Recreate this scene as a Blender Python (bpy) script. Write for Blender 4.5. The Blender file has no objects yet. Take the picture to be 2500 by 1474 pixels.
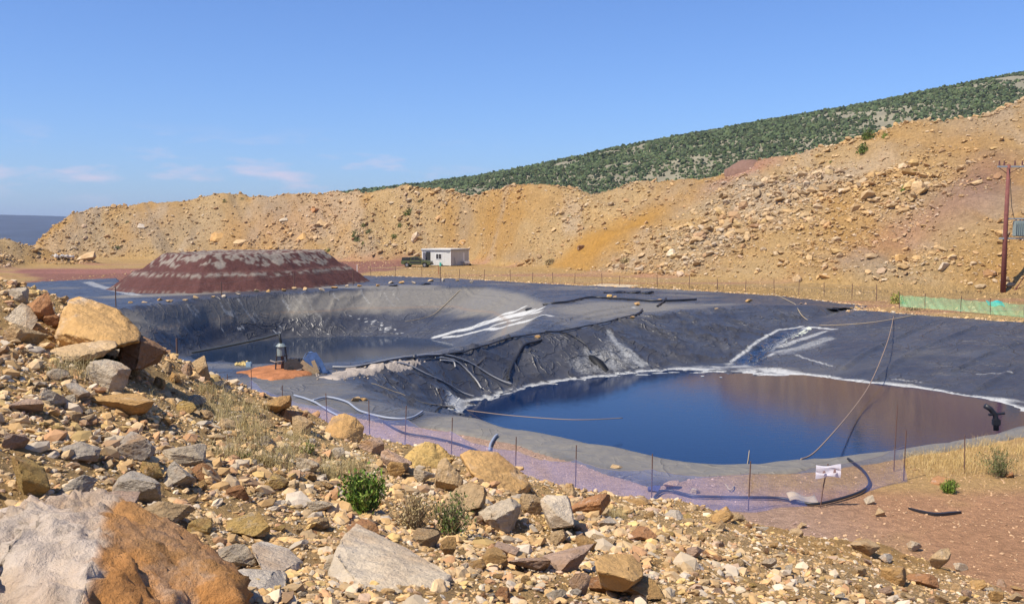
import bpy, bmesh, math, random
import numpy as np
from mathutils import Vector, Matrix
from mathutils.geometry import delaunay_2d_cdt
random.seed(7)
rng = np.random.default_rng(7)
SC = bpy.context.scene
COL = SC.collection
R = math.radians

# ------------------------------------------------------------------ camera, sky, sun, exposure
FPX, CX, CY, HOR, EYE = 2400.0, 1250.0, 737.0, 560.0, 6.3
PITCH = math.atan((CY - HOR) / FPX)
cam = bpy.data.objects.new('camera', bpy.data.cameras.new('camera'))
COL.objects.link(cam)
cam.location = (0, 0, EYE)
cam.rotation_euler = (R(90) - PITCH, 0, 0)
cam.data.sensor_fit = 'HORIZONTAL'
cam.data.sensor_width = 36
cam.data.lens = 36 * FPX / 2500
cam.data.clip_start = 0.1
cam.data.clip_end = 40000
SC.camera = cam

SUN_EL, SUN_AZ = R(54), R(-124)     # azimuth measured from +Y towards +X (the sun stands to the left, a little behind)
sdir = Vector((math.sin(SUN_AZ) * math.cos(SUN_EL), math.cos(SUN_AZ) * math.cos(SUN_EL), math.sin(SUN_EL)))
sun = bpy.data.objects.new('sun', bpy.data.lights.new('sun', 'SUN'))
COL.objects.link(sun)
sun.data.energy = 5.0
sun.data.angle = R(0.5)
sun.data.color = (1.0, 0.90, 0.75)
sun.rotation_euler = sdir.to_track_quat('Z', 'Y').to_euler()

W = bpy.data.worlds.new('World')
SC.world = W
W.use_nodes = True
wt = W.node_tree
bg = wt.nodes['Background']
bg.inputs['Strength'].default_value = 0.108
sky = wt.nodes.new('ShaderNodeTexSky')
sky.sky_type = 'NISHITA'
sky.sun_disc = False
sky.sun_elevation = SUN_EL
sky.sun_rotation = SUN_AZ
sky.altitude = 300
sky.air_density = 1.0
sky.dust_density = 0.6
sky.ozone_density = 4.0
def wnode(t, **kw):
    n = wt.nodes.new(t)
    for k, v in kw.items():
        setattr(n, k, v)
    return n
# thin pinkish clouds low over the horizon
tc = wnode('ShaderNodeTexCoord')
sep = wnode('ShaderNodeSeparateXYZ'); wt.links.new(tc.outputs['Generated'], sep.inputs[0])
mp = wnode('ShaderNodeMapping'); wt.links.new(tc.outputs['Generated'], mp.inputs['Vector'])
mp.inputs['Scale'].default_value = (1.0, 1.0, 4.2)
mp.inputs['Location'].default_value = (0.63, 0.2, 0.1)
nz = wnode('ShaderNodeTexNoise'); wt.links.new(mp.outputs[0], nz.inputs['Vector'])
nz.inputs['Scale'].default_value = 10.5; nz.inputs['Detail'].default_value = 7; nz.inputs['Roughness'].default_value = 0.55
cr = wnode('ShaderNodeMapRange'); wt.links.new(nz.outputs[0], cr.inputs[0])
cr.inputs[1].default_value = 0.50; cr.inputs[2].default_value = 0.66; cr.inputs[3].default_value = 0; cr.inputs[4].default_value = 1
band = wnode('ShaderNodeValToRGB'); wt.links.new(sep.outputs['Z'], band.inputs[0])
e = band.color_ramp.elements
e[0].position = 0.02; e[0].color = (0, 0, 0, 1)
e[1].position = 0.10; e[1].color = (0, 0, 0, 1)
n_ = band.color_ramp.elements.new(0.045); n_.color = (1, 1, 1, 1)
n_ = band.color_ramp.elements.new(0.064); n_.color = (.9, .9, .9, 1)
sidem = wnode('ShaderNodeMapRange'); wt.links.new(sep.outputs['X'], sidem.inputs[0])
sidem.inputs[1].default_value = 0.0; sidem.inputs[2].default_value = -0.12; sidem.inputs[3].default_value = 0; sidem.inputs[4].default_value = 1
mu = wnode('ShaderNodeMath', operation='MULTIPLY'); wt.links.new(cr.outputs[0], mu.inputs[0]); wt.links.new(band.outputs[0], mu.inputs[1])
mu2 = wnode('ShaderNodeMath', operation='MULTIPLY'); wt.links.new(mu.outputs[0], mu2.inputs[0]); wt.links.new(sidem.outputs[0], mu2.inputs[1])
mu3 = wnode('ShaderNodeMath', operation='MULTIPLY'); wt.links.new(mu2.outputs[0], mu3.inputs[0]); mu3.inputs[1].default_value = 0.7
tint = wnode('ShaderNodeMix', data_type='RGBA', blend_type='MULTIPLY')
tint.inputs[0].default_value = 1
wt.links.new(sky.outputs[0], tint.inputs[6]); tint.inputs[7].default_value = (.64, .80, 1.12, 1)
mixc = wnode('ShaderNodeMix', data_type='RGBA')
wt.links.new(mu3.outputs[0], mixc.inputs[0]); wt.links.new(tint.outputs[2], mixc.inputs[6])
mixc.inputs[7].default_value = (6.2, 5.2, 6.0, 1)
wt.links.new(mixc.outputs[2], bg.inputs['Color'])

SC.view_settings.view_transform = 'Standard'
SC.view_settings.look = 'None'
SC.view_settings.exposure = 0.42
SC.view_settings.gamma = 1.0
SC.render.engine = 'CYCLES'
SC.cycles.max_bounces = 6
SC.cycles.transparent_max_bounces = 12
SC.cycles.volume_bounces = 0

# ------------------------------------------------------------------ projection helpers (photo pixel -> world point)
cp, sp = math.cos(PITCH), math.sin(PITCH)
def ray(px, py):
    u, v = (px - CX) / FPX, -(py - CY) / FPX
    return Vector((u, cp + v * sp, v * cp - sp))
def PZ(px, py, z=0.0):
    r = ray(px, py); t = (z - EYE) / r.z
    return (r.x * t, r.y * t, z)
def PD(px, py, d):
    r = ray(px, py); t = d / r.y
    return (r.x * t, d, EYE + r.z * t)
def project(p):
    x, y, z = p[0], p[1], p[2] - EYE
    fwd = y * cp - z * sp; up = z * cp + y * sp
    return CX + FPX * x / fwd, CY - FPX * up / fwd

# ------------------------------------------------------------------ numpy noise
def _h(i, j, s):
    n = (i.astype(np.int64) * 374761393 + j.astype(np.int64) * 668265263 + s * 1442695041) & 0xffffffff
    n = ((n ^ (n >> 13)) * 1274126177) & 0xffffffff
    n = (n ^ (n >> 16)) & 0xffffffff
    return n / 4294967295.0
def vnoise(x, y, s=0):
    i = np.floor(x); j = np.floor(y); fx = x - i; fy = y - j
    fx = fx * fx * (3 - 2 * fx); fy = fy * fy * (3 - 2 * fy)
    a = _h(i, j, s); b = _h(i + 1, j, s); c = _h(i, j + 1, s); d = _h(i + 1, j + 1, s)
    return (a + (b - a) * fx) * (1 - fy) + (c + (d - c) * fx) * fy
def fbm(x, y, o=4, s=0, g=0.5):
    r = 0; a = 1; t = 0
    for k in range(o):
        r = r + a * (vnoise(x, y, s + k * 17) * 2 - 1); t += a; a *= g
        x, y = (x * 0.8 - y * 0.6) * 2.03 + 11.3, (x * 0.6 + y * 0.8) * 2.03 + 5.7
    return r / t
def noise3(P, s=0):
    return (vnoise(P[:, 0] + 3.1 * P[:, 2], P[:, 1] - 1.7 * P[:, 2], s) + vnoise(P[:, 1] * 1.1 + 9, P[:, 2] * 1.1 + P[:, 0] * .6, s + 5) - 1)
def sstep(a, b, x):
    t = np.clip((x - a) / (b - a), 0, 1)
    return t * t * (3 - 2 * t)

# ------------------------------------------------------------------ object helpers
def tag(o, label=None, cat=None, group=None, kind=None):
    if label: o['label'] = label
    if cat: o['category'] = cat
    if group: o['group'] = group
    if kind: o['kind'] = kind
    return o
def empty(name, loc, rz=0):
    o = bpy.data.objects.new(name, None); COL.objects.link(o)
    o.location = loc; o.rotation_euler = (0, 0, rz); o.empty_display_size = 0.3
    return o
def link(name, me, mat=None, parent=None, loc=None):
    if mat is not None:
        me.materials.clear(); me.materials.append(mat)
    o = bpy.data.objects.new(name, me); COL.objects.link(o)
    if parent is not None: o.parent = parent
    if loc is not None: o.location = loc
    return o
def npmesh(name, V, F, smooth=True, cols=None, attrs=None):
    me = bpy.data.meshes.new(name)
    V = np.asarray(V, dtype=np.float32); F = np.asarray(F, dtype=np.int32)
    k = F.shape[1]
    me.vertices.add(len(V)); me.vertices.foreach_set('co', V.ravel())
    me.loops.add(F.size); me.loops.foreach_set('vertex_index', F.ravel())
    me.polygons.add(len(F)); me.polygons.foreach_set('loop_start', np.arange(0, F.size, k, dtype=np.int32))
    me.polygons.foreach_set('use_smooth', np.full(len(F), smooth))
    if cols is not None:
        a = me.attributes.new('col', 'FLOAT_COLOR', 'POINT')
        c = np.ones((len(V), 4), dtype=np.float32); c[:, :3] = cols
        a.data.foreach_set('color', c.ravel())
    for n, arr in (attrs or {}).items():
        a = me.attributes.new(n, 'FLOAT', 'POINT'); a.data.foreach_set('value', np.asarray(arr, dtype=np.float32).ravel())
    me.update(); me.validate()
    return me
def gridfaces(nr, nc):
    i = np.arange(nr - 1)[:, None] * nc + np.arange(nc - 1)[None, :]
    i = i.ravel()
    return np.stack([i, i + 1, i + nc + 1, i + nc], 1)
class MB:
    def __init__(s): s.bm = bmesh.new()
    def box(s, c, d, rot=None, bev=0.0):
        m = Matrix.Translation(Vector(c))
        if rot is not None: m = m @ rot
        r = bmesh.ops.create_cube(s.bm, size=1, matrix=m @ Matrix.Diagonal((d[0], d[1], d[2], 1)))
        if bev > 0:
            es = list({e for v in r['verts'] for e in v.link_edges})
            bmesh.ops.bevel(s.bm, geom=es, offset=bev, segments=2, affect='EDGES')
        return s
    def tube(s, pts, r, n=8, taper=None):
        pts = [Vector(p) for p in pts]; rings = []
        for i, p in enumerate(pts):
            t = (pts[min(i + 1, len(pts) - 1)] - pts[max(i - 1, 0)]).normalized()
            a = Vector((0, 0, 1)) if abs(t.z) < 0.9 else Vector((1, 0, 0))
            u = t.cross(a).normalized(); v = t.cross(u)
            rr = r if taper is None else r + (taper - r) * i / (len(pts) - 1)
            rings.append([s.bm.verts.new(p + (u * math.cos(2 * math.pi * k / n) + v * math.sin(2 * math.pi * k / n)) * rr) for k in range(n)])
        for a, b in zip(rings, rings[1:]):
            for k in range(n): s.bm.faces.new((a[k], a[(k + 1) % n], b[(k + 1) % n], b[k]))
        s.bm.faces.new(rings[0][::-1]); s.bm.faces.new(rings[-1])
        return s
    def poly(s, pts, th):
        """flat outline with thickness th (a vector)"""
        th = Vector(th); a = [s.bm.verts.new(Vector(p)) for p in pts]; b = [s.bm.verts.new(Vector(p) + th) for p in pts]
        s.bm.faces.new(a); s.bm.faces.new(b[::-1]); n = len(a)
        for k in range(n): s.bm.faces.new((a[(k + 1) % n], a[k], b[k], b[(k + 1) % n]))
        return s
    def build(s, name, mat, parent=None, smooth=False):
        bmesh.ops.recalc_face_normals(s.bm, faces=s.bm.faces)
        me = bpy.data.meshes.new(name); s.bm.to_mesh(me); s.bm.free()
        if smooth: me.polygons.foreach_set('use_smooth', [True] * len(me.polygons))
        return link(name, me, mat, parent)

# ------------------------------------------------------------------ materials
def mat(name, color=(.5, .5, .5), rough=.8, metal=0.0, nscale=None, namp=.25, bump=None, bscale=40, spec=.5, attr=None):
    m = bpy.data.materials.new(name); m.use_nodes = True
    nt = m.node_tree; b = nt.nodes['Principled BSDF']
    b.inputs['Roughness'].default_value = rough; b.inputs['Metallic'].default_value = metal
    b.inputs['Specular IOR Level'].default_value = spec
    N = nt.nodes; L = nt.links
    co = N.new('ShaderNodeTexCoord')
    if attr:
        src = N.new('ShaderNodeAttribute'); src.attribute_name = attr; csock = src.outputs['Color']
    else:
        src = N.new('ShaderNodeRGB'); src.outputs[0].default_value = (*color, 1); csock = src.outputs[0]
    if nscale:
        n = N.new('ShaderNodeTexNoise'); n.inputs['Scale'].default_value = nscale; n.inputs['Detail'].default_value = 8
        n.inputs['Roughness'].default_value = .62
        L.new(co.outputs['Object'], n.inputs['Vector'])
        mr = N.new('ShaderNodeMapRange'); mr.inputs[1].default_value = .25; mr.inputs[2].default_value = .75
        mr.inputs[3].default_value = 1 - namp; mr.inputs[4].default_value = 1 + namp
        L.new(n.outputs[0], mr.inputs[0])
        mx = N.new('ShaderNodeVectorMath'); mx.operation = 'SCALE'
        L.new(csock, mx.inputs[0]); L.new(mr.outputs[0], mx.inputs['Scale']); csock = mx.outputs[0]
    L.new(csock, b.inputs['Base Color'])
    if bump:
        n2 = N.new('ShaderNodeTexNoise'); n2.inputs['Scale'].default_value = bscale; n2.inputs['Detail'].default_value = 8
        n2.inputs['Roughness'].default_value = .65
        L.new(co.outputs['Object'], n2.inputs['Vector'])
        bp = N.new('ShaderNodeBump'); bp.inputs['Strength'].default_value = 1.0; bp.inputs['Distance'].default_value = bump
        L.new(n2.outputs[0], bp.inputs['Height']); L.new(bp.outputs[0], b.inputs['Normal'])
    return m

def ground_mat():
    m = mat('ground_soil', attr='col', rough=.95, spec=.2)
    nt = m.node_tree; N = nt.nodes; L = nt.links; b = N['Principled BSDF']
    co = N.new('ShaderNodeTexCoord'); at = N.new('ShaderNodeAttribute'); at.attribute_name = 'col'
    sc = N.new('ShaderNodeAttribute'); sc.attribute_name = 'nsc'
    # stony speckle: voronoi cells of pebble size, size grows with the coarseness attribute
    vm = N.new('ShaderNodeVectorMath'); vm.operation = 'SCALE'; L.new(co.outputs['Object'], vm.inputs[0]); L.new(sc.outputs['Fac'], vm.inputs['Scale'])
    vo = N.new('ShaderNodeTexVoronoi'); vo.inputs['Scale'].default_value = 1.0; L.new(vm.outputs[0], vo.inputs['Vector'])
    hs = N.new('ShaderNodeSeparateColor'); L.new(vo.outputs['Color'], hs.inputs[0])
    mr = N.new('ShaderNodeMapRange'); L.new(hs.outputs[0], mr.inputs[0]); mr.inputs[3].default_value = .86; mr.inputs[4].default_value = 1.15
    ns = N.new('ShaderNodeTexNoise'); ns.inputs['Scale'].default_value = .35; ns.inputs['Detail'].default_value = 9; ns.inputs['Roughness'].default_value = .65
    L.new(vm.outputs[0], ns.inputs['Vector'])
    mr2 = N.new('ShaderNodeMapRange'); L.new(ns.outputs[0], mr2.inputs[0]); mr2.inputs[1].default_value = .25; mr2.inputs[2].default_value = .75
    mr2.inputs[3].default_value = .78; mr2.inputs[4].default_value = 1.22
    mm = N.new('ShaderNodeMath'); mm.operation = 'MULTIPLY'; L.new(mr.outputs[0], mm.inputs[0]); L.new(mr2.outputs[0], mm.inputs[1])
    mx = N.new('ShaderNodeVectorMath'); mx.operation = 'SCALE'; L.new(at.outputs['Color'], mx.inputs[0]); L.new(mm.outputs[0], mx.inputs['Scale'])
    L.new(mx.outputs[0], b.inputs['Base Color'])
    n3 = N.new('ShaderNodeTexNoise'); n3.inputs['Scale'].default_value = 1.2; n3.inputs['Detail'].default_value = 9; n3.inputs['Roughness'].default_value = .7
    L.new(vm.outputs[0], n3.inputs['Vector'])
    dv = N.new('ShaderNodeMath'); dv.operation = 'DIVIDE'; dv.inputs[0].default_value = 1.3; L.new(sc.outputs['Fac'], dv.inputs[1])
    bp = N.new('ShaderNodeBump'); L.new(dv.outputs[0], bp.inputs['Distance']); L.new(n3.outputs[0], bp.inputs['Height'])
    L.new(bp.outputs[0], b.inputs['Normal'])
    return m

def liner_mat():
    m = bpy.data.materials.new('geomembrane'); m.use_nodes = True
    nt = m.node_tree; N = nt.nodes; L = nt.links; b = N['Principled BSDF']
    def A(n):
        a = N.new('ShaderNodeAttribute'); a.attribute_name = n; return a.outputs['Fac']
    def noise(scale, vec, det=6, ro=.6, dist=0):
        n = N.new('ShaderNodeTexNoise'); n.inputs['Scale'].default_value = scale; n.inputs['Detail'].default_value = det
        n.inputs['Roughness'].default_value = ro; n.inputs['Distortion'].default_value = dist; L.new(vec, n.inputs['Vector']); return n.outputs[0]
    def mix(f, a, c):
        x = N.new('ShaderNodeMix'); x.data_type = 'RGBA'; L.new(f, x.inputs[0])
        if hasattr(a, 'default_value'): L.new(a, x.inputs[6])
        else: x.inputs[6].default_value = (*a, 1)
        if hasattr(c, 'default_value'): L.new(c, x.inputs[7])
        else: x.inputs[7].default_value = (*c, 1)
        return x.outputs[2]
    def math_(op, a, c, cl=False):
        x = N.new('ShaderNodeMath'); x.operation = op; x.use_clamp = cl
        for k, v in enumerate((a, c)):
            if hasattr(v, 'default_value'): L.new(v, x.inputs[k])
            else: x.inputs[k].default_value = v
        return x.outputs[0]
    def rng_(v, a, c, lo=0, hi=1):
        x = N.new('ShaderNodeMapRange'); L.new(v, x.inputs[0]); x.inputs[1].default_value = a; x.inputs[2].default_value = c
        x.inputs[3].default_value = lo; x.inputs[4].default_value = hi; return x.outputs[0]
    co = N.new('ShaderNodeTexCoord'); O = co.outputs['Object']
    n1 = noise(.35, O, 8, .6); n2 = noise(2.6, O, 8, .7); n3 = noise(9, O, 5, .7)
    base = mix(rng_(n1, .35, .65), (.034, .035, .042), (.066, .067, .073))
    base = mix(math_('MULTIPLY', rng_(n2, .45, .75), .2), base, (.11, .11, .115))
    dustf = math_('MULTIPLY', A('dust'), rng_(n2, .2, .7, .55, 1.0), True)
    base = mix(dustf, base, (.235, .215, .175))
    saltf = math_('MULTIPLY', rng_(math_('ADD', A('salt'), math_('MULTIPLY', math_('ADD', rng_(n3, .3, .7, -.5, .5), rng_(n2, .3, .7, -.3, .3)), .36)), .22, .95), .9, True)
    base = mix(saltf, base, (.56, .57, .55))
    seep = math_('MULTIPLY', A('line'), 1.0, True)
    base = mix(seep, base, (.22, .16, .11))
    wetf = math_('MULTIPLY', A('wet'), rng_(n3, .3, .5), True)
    base = mix(wetf, base, (.006, .015, .038))
    L.new(base, b.inputs['Base Color'])
    rr = math_('ADD', rng_(n2, .3, .7, .26, .42), math_('MULTIPLY', math_('ADD', saltf, dustf), .35), True)
    rr = math_('SUBTRACT', rr, math_('MULTIPLY', wetf, .38), True)
    L.new(rr, b.inputs['Roughness'])
    b.inputs['Specular IOR Level'].default_value = .42
    n4 = noise(1.3, O, 5, .55, 1.2)
    n5 = noise(.32, O, 2, .45, 1.3); rdg = math_('POWER', math_('SUBTRACT', 1.0, math_('ABSOLUTE', math_('MULTIPLY', math_('SUBTRACT', n5, .5), 3.2), 0), True), 16.0)
    n6 = noise(.9, O, 2, .5, 1.0); rdg2 = math_('POWER', math_('SUBTRACT', 1.0, math_('ABSOLUTE', math_('MULTIPLY', math_('SUBTRACT', n6, .5), 3.0), 0), True), 14.0)
    h = math_('ADD', math_('ADD', math_('MULTIPLY', n4, .5), math_('MULTIPLY', n2, .2)), math_('MULTIPLY', math_('ADD', math_('MULTIPLY', rdg, 1.3), math_('MULTIPLY', rdg2, .55)), math_('MULTIPLY', rng_(n1, .4, .6, .15, 1.0), math_('SUBTRACT', 1.0, math_('MULTIPLY', A('dust'), .8)))))
    bp = N.new('ShaderNodeBump'); bp.inputs['Distance'].default_value = .09; L.new(h, bp.inputs['Height']); L.new(bp.outputs[0], b.inputs['Normal'])
    return m

def water_mat(name, deep, rough=.03):
    m = bpy.data.materials.new(name); m.use_nodes = True
    nt = m.node_tree; N = nt.nodes; L = nt.links; b = N['Principled BSDF']
    b.inputs['Base Color'].default_value = (*deep, 1); b.inputs['Roughness'].default_value = rough
    b.inputs['IOR'].default_value = 1.33; b.inputs['Specular IOR Level'].default_value = .38
    co = N.new('ShaderNodeTexCoord')
    n = N.new('ShaderNodeTexNoise'); n.inputs['Scale'].default_value = 2.2; n.inputs['Detail'].default_value = 5; n.inputs['Roughness'].default_value = .6
    n.inputs['Distortion'].default_value = .6
    mp = N.new('ShaderNodeMapping'); mp.inputs['Scale'].default_value = (1, 2.2, 1); L.new(co.outputs['Object'], mp.inputs[0]); L.new(mp.outputs[0], n.inputs['Vector'])
    bp = N.new('ShaderNodeBump'); bp.inputs['Distance'].default_value = .0035; L.new(n.outputs[0], bp.inputs['Height']); L.new(bp.outputs[0], b.inputs['Normal'])
    return m

def rock_mat():
    m = bpy.data.materials.new('broken_rock'); m.use_nodes = True
    nt = m.node_tree; N = nt.nodes; L = nt.links; b = N['Principled BSDF']
    b.inputs['Roughness'].default_value = .9; b.inputs['Specular IOR Level'].default_value = .25
    co = N.new('ShaderNodeTexCoord'); oi = N.new('ShaderNodeObjectInfo')
    def noise(scale, det=8, ro=.6, dist=0, off=None):
        n = N.new('ShaderNodeTexNoise'); n.noise_dimensions = '4D'; n.inputs['Scale'].default_value = scale; n.inputs['Detail'].default_value = det
        n.inputs['Roughness'].default_value = ro; n.inputs['Distortion'].default_value = dist
        L.new(co.outputs['Object'], n.inputs['Vector'])
        x = N.new('ShaderNodeMath'); x.operation = 'MULTIPLY'; L.new(oi.outputs['Random'], x.inputs[0]); x.inputs[1].default_value = 37; L.new(x.outputs[0], n.inputs['W'])
        return n.outputs[0]
    def rng_(v, a, c, lo=0, hi=1):
        x = N.new('ShaderNodeMapRange'); L.new(v, x.inputs[0]); x.inputs[1].default_value = a; x.inputs[2].default_value = c
        x.inputs[3].default_value = lo; x.inputs[4].default_value = hi; return x.outputs[0]
    def mix(f, a, c):
        x = N.new('ShaderNodeMix'); x.data_type = 'RGBA'; L.new(f, x.inputs[0])
        for k, v in ((6, a), (7, c)):
            if hasattr(v, 'default_value'): L.new(v, x.inputs[k])
            else: x.inputs[k].default_value = (*v, 1)
        return x.outputs[2]
    at = N.new('ShaderNodeAttribute'); at.attribute_name = 'col'
    basec = N.new('ShaderNodeMix'); basec.data_type = 'RGBA'; basec.blend_type = 'MULTIPLY'; basec.inputs[0].default_value = 1
    L.new(oi.outputs['Color'], basec.inputs[6]); L.new(at.outputs['Color'], basec.inputs[7])
    c = basec.outputs[2]
    c = mix(rng_(noise(1.1, 7, .6, .5), .5, .68, 0, .75), c, (.40, .22, .085))
    c = mix(rng_(noise(2.3, 8, .65), .56, .72, 0, .7), c, (.56, .49, .40))
    c = mix(rng_(noise(.8, 8, .7, 1), .60, .72, 0, .6), c, (.24, .19, .16))
    sc = N.new('ShaderNodeVectorMath'); sc.operation = 'SCALE'; L.new(c, sc.inputs[0]); L.new(rng_(noise(9, 8, .75), .25, .75, .68, 1.30), sc.inputs['Scale'])
    L.new(sc.outputs[0], b.inputs['Base Color'])
    bp = N.new('ShaderNodeBump'); bp.inputs['Distance'].default_value = .10
    L.new(noise(4.0, 10, .68), bp.inputs['Height']); L.new(bp.outputs[0], b.inputs['Normal'])
    return m

M_ground = ground_mat()
M_liner = liner_mat()
M_water2 = water_mat('front_pond_water', (.0003, .012, .052))
M_water1 = water_mat('rear_pond_water', (.012, .024, .05))
M_rock = rock_mat()
M_rubble = mat('rubble_stone', attr='col', rough=.95, spec=.2, nscale=9, namp=.18, bump=.006, bscale=30)
M_mound = None

# ------------------------------------------------------------------ terrain: breaklines joined to a triangle network
TP, TE = [], []
def brk(pts, close=False):
    s = len(TP); TP.extend([tuple(p) for p in pts])
    TE.extend([(s + i, s + i + 1) for i in range(len(pts) - 1)])
    if close: TE.append((len(TP) - 1, s))
Z2, Z1 = -2.4, -4.0
# the rock pile the camera stands on
crest = [(-700, 545, 13.5), (-300, 600, 13), (22, 668, 12.5), (150, 722, 12.8), (300, 790, 13.5), (420, 868, 14.5), (580, 945, 16), (700, 1010, 17), (900, 1085, 16.5),
         (1130, 1125, 16), (1300, 1172, 15.5), (1500, 1203, 16), (1650, 1218, 16.5), (1830, 1266, 17), (2100, 1318, 16.2), (2300, 1372, 15.5),
         (2484, 1432, 14.8), (2800, 1560, 12.5)]
crest = [(a, b - (13 if a < 1000 else 6 if a < 1600 else 3), c) for a, b, c in crest]
CP = [PD(*c) for c in crest]
brk(CP)
toe = []
for (px, py, d), p in zip(crest, CP):
    r = ray(px, py)
    far = (EYE / -r.z) * r.y if r.z < -0.02 else 1e9
    toe.append((p[0] * 1.0, min(d + p[2] * 1.5, far * .985), 0.0))
brk([(-30, 24, 0)] + toe)
for row in [[(22, 1447, 3.0), (600, 1447, 3.3), (1125, 1447, 4.2), (1600, 1447, 5.5), (2000, 1447, 8), (2300, 1447, 11.5), (2484, 1447, 14)],
            [(-300, 1300, 3.9), (22, 1300, 4.2), (400, 1300, 5), (800, 1300, 6.5), (1250, 1300, 8.2), (1600, 1300, 10.5), (1830, 1310, 14), (2050, 1345, 14.5)],
            [(-300, 1150, 5), (22, 1150, 5.5), (400, 1150, 7.2), (700, 1150, 9.2), (1000, 1170, 12), (1200, 1190, 13)],
            [(-400, 1000, 6.3), (22, 1000, 7), (300, 1000, 9), (550, 1010, 12.5)],
            [(-500, 850, 8), (22, 850, 9), (250, 870, 11)],
            [(22, 1700, 1.7), (1250, 1700, 2.4), (2000, 1650, 4.5), (2484, 1600, 8)]]:
    TP.extend([PD(*p) for p in row])
TP += [(0, 0, 4.5), (-5, 0, 5.3), (5, 0, 3.2), (11, 3, 0.5), (14, 7, .1), (-12, 4, 6.0), (-22, 12, 5.5), (-26, 2, 5), (0, -18, 4.2), (-25, -20, 5), (16, -12, 0), (18, 0, 0)]
# front pond
NEAR2 = [(1130, 1012), (1200, 1031), (1350, 1061), (1500, 1091), (1620, 1118), (1720, 1130), (1850, 1131), (2000, 1121), (2150, 1101), (2300, 1081), (2400, 1061), (2484, 1041)]
near2 = [PZ(x, y, 0) for x, y in NEAR2]
brk(near2 + [(24, 34.2, 0), (36, 39, 0)])
brk([(x + .8, y + 4.6, Z2) for x, y, z in near2] + [(22, 39, Z2), (31, 42.5, Z2)])
w2 = [PZ(x, y, Z2) for x, y in [(1112, 1003), (1122, 978), (1200, 956), (1290, 937), (1400, 920), (1500, 909), (1620, 899), (1740, 891), (1800, 893)]]
w2b = [PZ(x, y, Z2) for x, y in [(1850, 894), (1960, 911), (2100, 929), (2250, 946), (2400, 971), (2484, 992)]] + [(32, 45.5, Z2)]
brk(w2 + w2b)
TP += [(4, 42, -4.0), (12, 45, -4.0), (20, 44, -4)]
crest2 = [PZ(1040, 1012, 0), PZ(960, 990, 0), PZ(880, 955, 0), PZ(860, 925, -.1), PZ(960, 895, -.2), PZ(1060, 878, -.4), PZ(1150, 866, -.6), PZ(1230, 842, -.5), PZ(1310, 824, -.38),
          PZ(1420, 805, -.13), PZ(1560, 771, 0), PZ(1750, 752, 0), PZ(1900, 744, 0), PZ(2000, 745, 0)]
brk(crest2)
brk([PZ(2072, 750, -.5), PZ(2000, 786, -1.0), PZ(1930, 816, -1.5), PZ(1862, 852, -2.0), PZ(1825, 893, -2.45)])
brk([PZ(2110, 757, 0), PZ(2200, 769, 0), PZ(2350, 780, 0), PZ(2484, 791, 0), (46, 58, 0), (44, 46, 0), (36, 39, 0)])
# rear pond
w1 = [PZ(x, y, Z1) for x, y in [(462, 862), (520, 846), (600, 833), (700, 823), (850, 819), (980, 821), (1050, 827), (1110, 835)]]
brk(w1)
crest1 = [PZ(*p) for p in [(283, 757), (340, 751), (500, 731), (700, 716), (900, 703), (1000, 696), (1100, 691), (1200, 698), (1280, 711), (1345, 737), (1335, 760), (1290, 795), (1200, 823), (1110, 840), (1000, 864), (900, 882),
          (800, 894), (640, 888), (500, 882), (400, 855), (330, 822)]]
brk(crest1 , close=True)
brk([(-27, 74, Z1), (-19, 60, Z1), (-14, 53.5, Z1), (-9, 54, Z1), (-6, 60, Z1), (-4.8, 72, Z1), (-4.6, 84, Z1)])
TP += [(-14, 72, -5.5), (-10, 84, -5.5), (-20, 76, -5.5)]
# small far-left liner dip
TP += [PZ(150, 715, -.3), PZ(200, 700, -.4)]
# big spoil ridge: toe, crest
TOE = [(75, 648, 0, 190), (200, 633, 0, 0), (500, 634, 0, 0), (800, 636, 0, 0), (1000, 637, 0, 0), (1150, 640, 0, 0), (1300, 655, 0, 0), (1500, 672, 0, 0), (1750, 685, 0, 0), (2000, 697, 0, 0), (2200, 706, 0, 0), (2484, 716, 0, 0), (2800, 730, 0, 0)]
brk([(-160, 185, 0)] + [PZ(t[0], t[1], 0) for t in TOE] + [(110, 75, 0)])
CR = [(30, 630, 205), (75, 597, 212), (110, 566, 216), (160, 536, 221), (230, 512, 225), (330, 497, 227), (470, 481, 226), (600, 470, 225), (680, 468, 223), (750, 469, 221), (850, 476, 216), (950, 463, 210), (1060, 456, 203), (1140, 466, 196),
      (1250, 449, 186), (1320, 452, 182), (1400, 446, 177), (1470, 450, 172), (1550, 436, 168), (1660, 432, 163), (1750, 424, 158), (1820, 404, 155), (1900, 382, 152), (1960, 372, 150), (2060, 352, 146), (2130, 338, 144), (2200, 300, 143), (2250, 291, 142), (2320, 291, 140), (2390, 284, 138), (2484, 238, 136), (2700, 160, 134), (3000, 90, 130)]
cr_ = [PD(*c) for c in CR]
brk(cr_)
brk([(p[0] * 1.04, p[1] + 9, p[2] - (1.2 if c[0] > 2000 else 2.5)) for c, p in zip(CR, cr_)])
brk([(p[0] * 1.3, p[1] + 70, (2 if c[0] > 800 else -14)) for c, p in zip(CR, cr_)])
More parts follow.
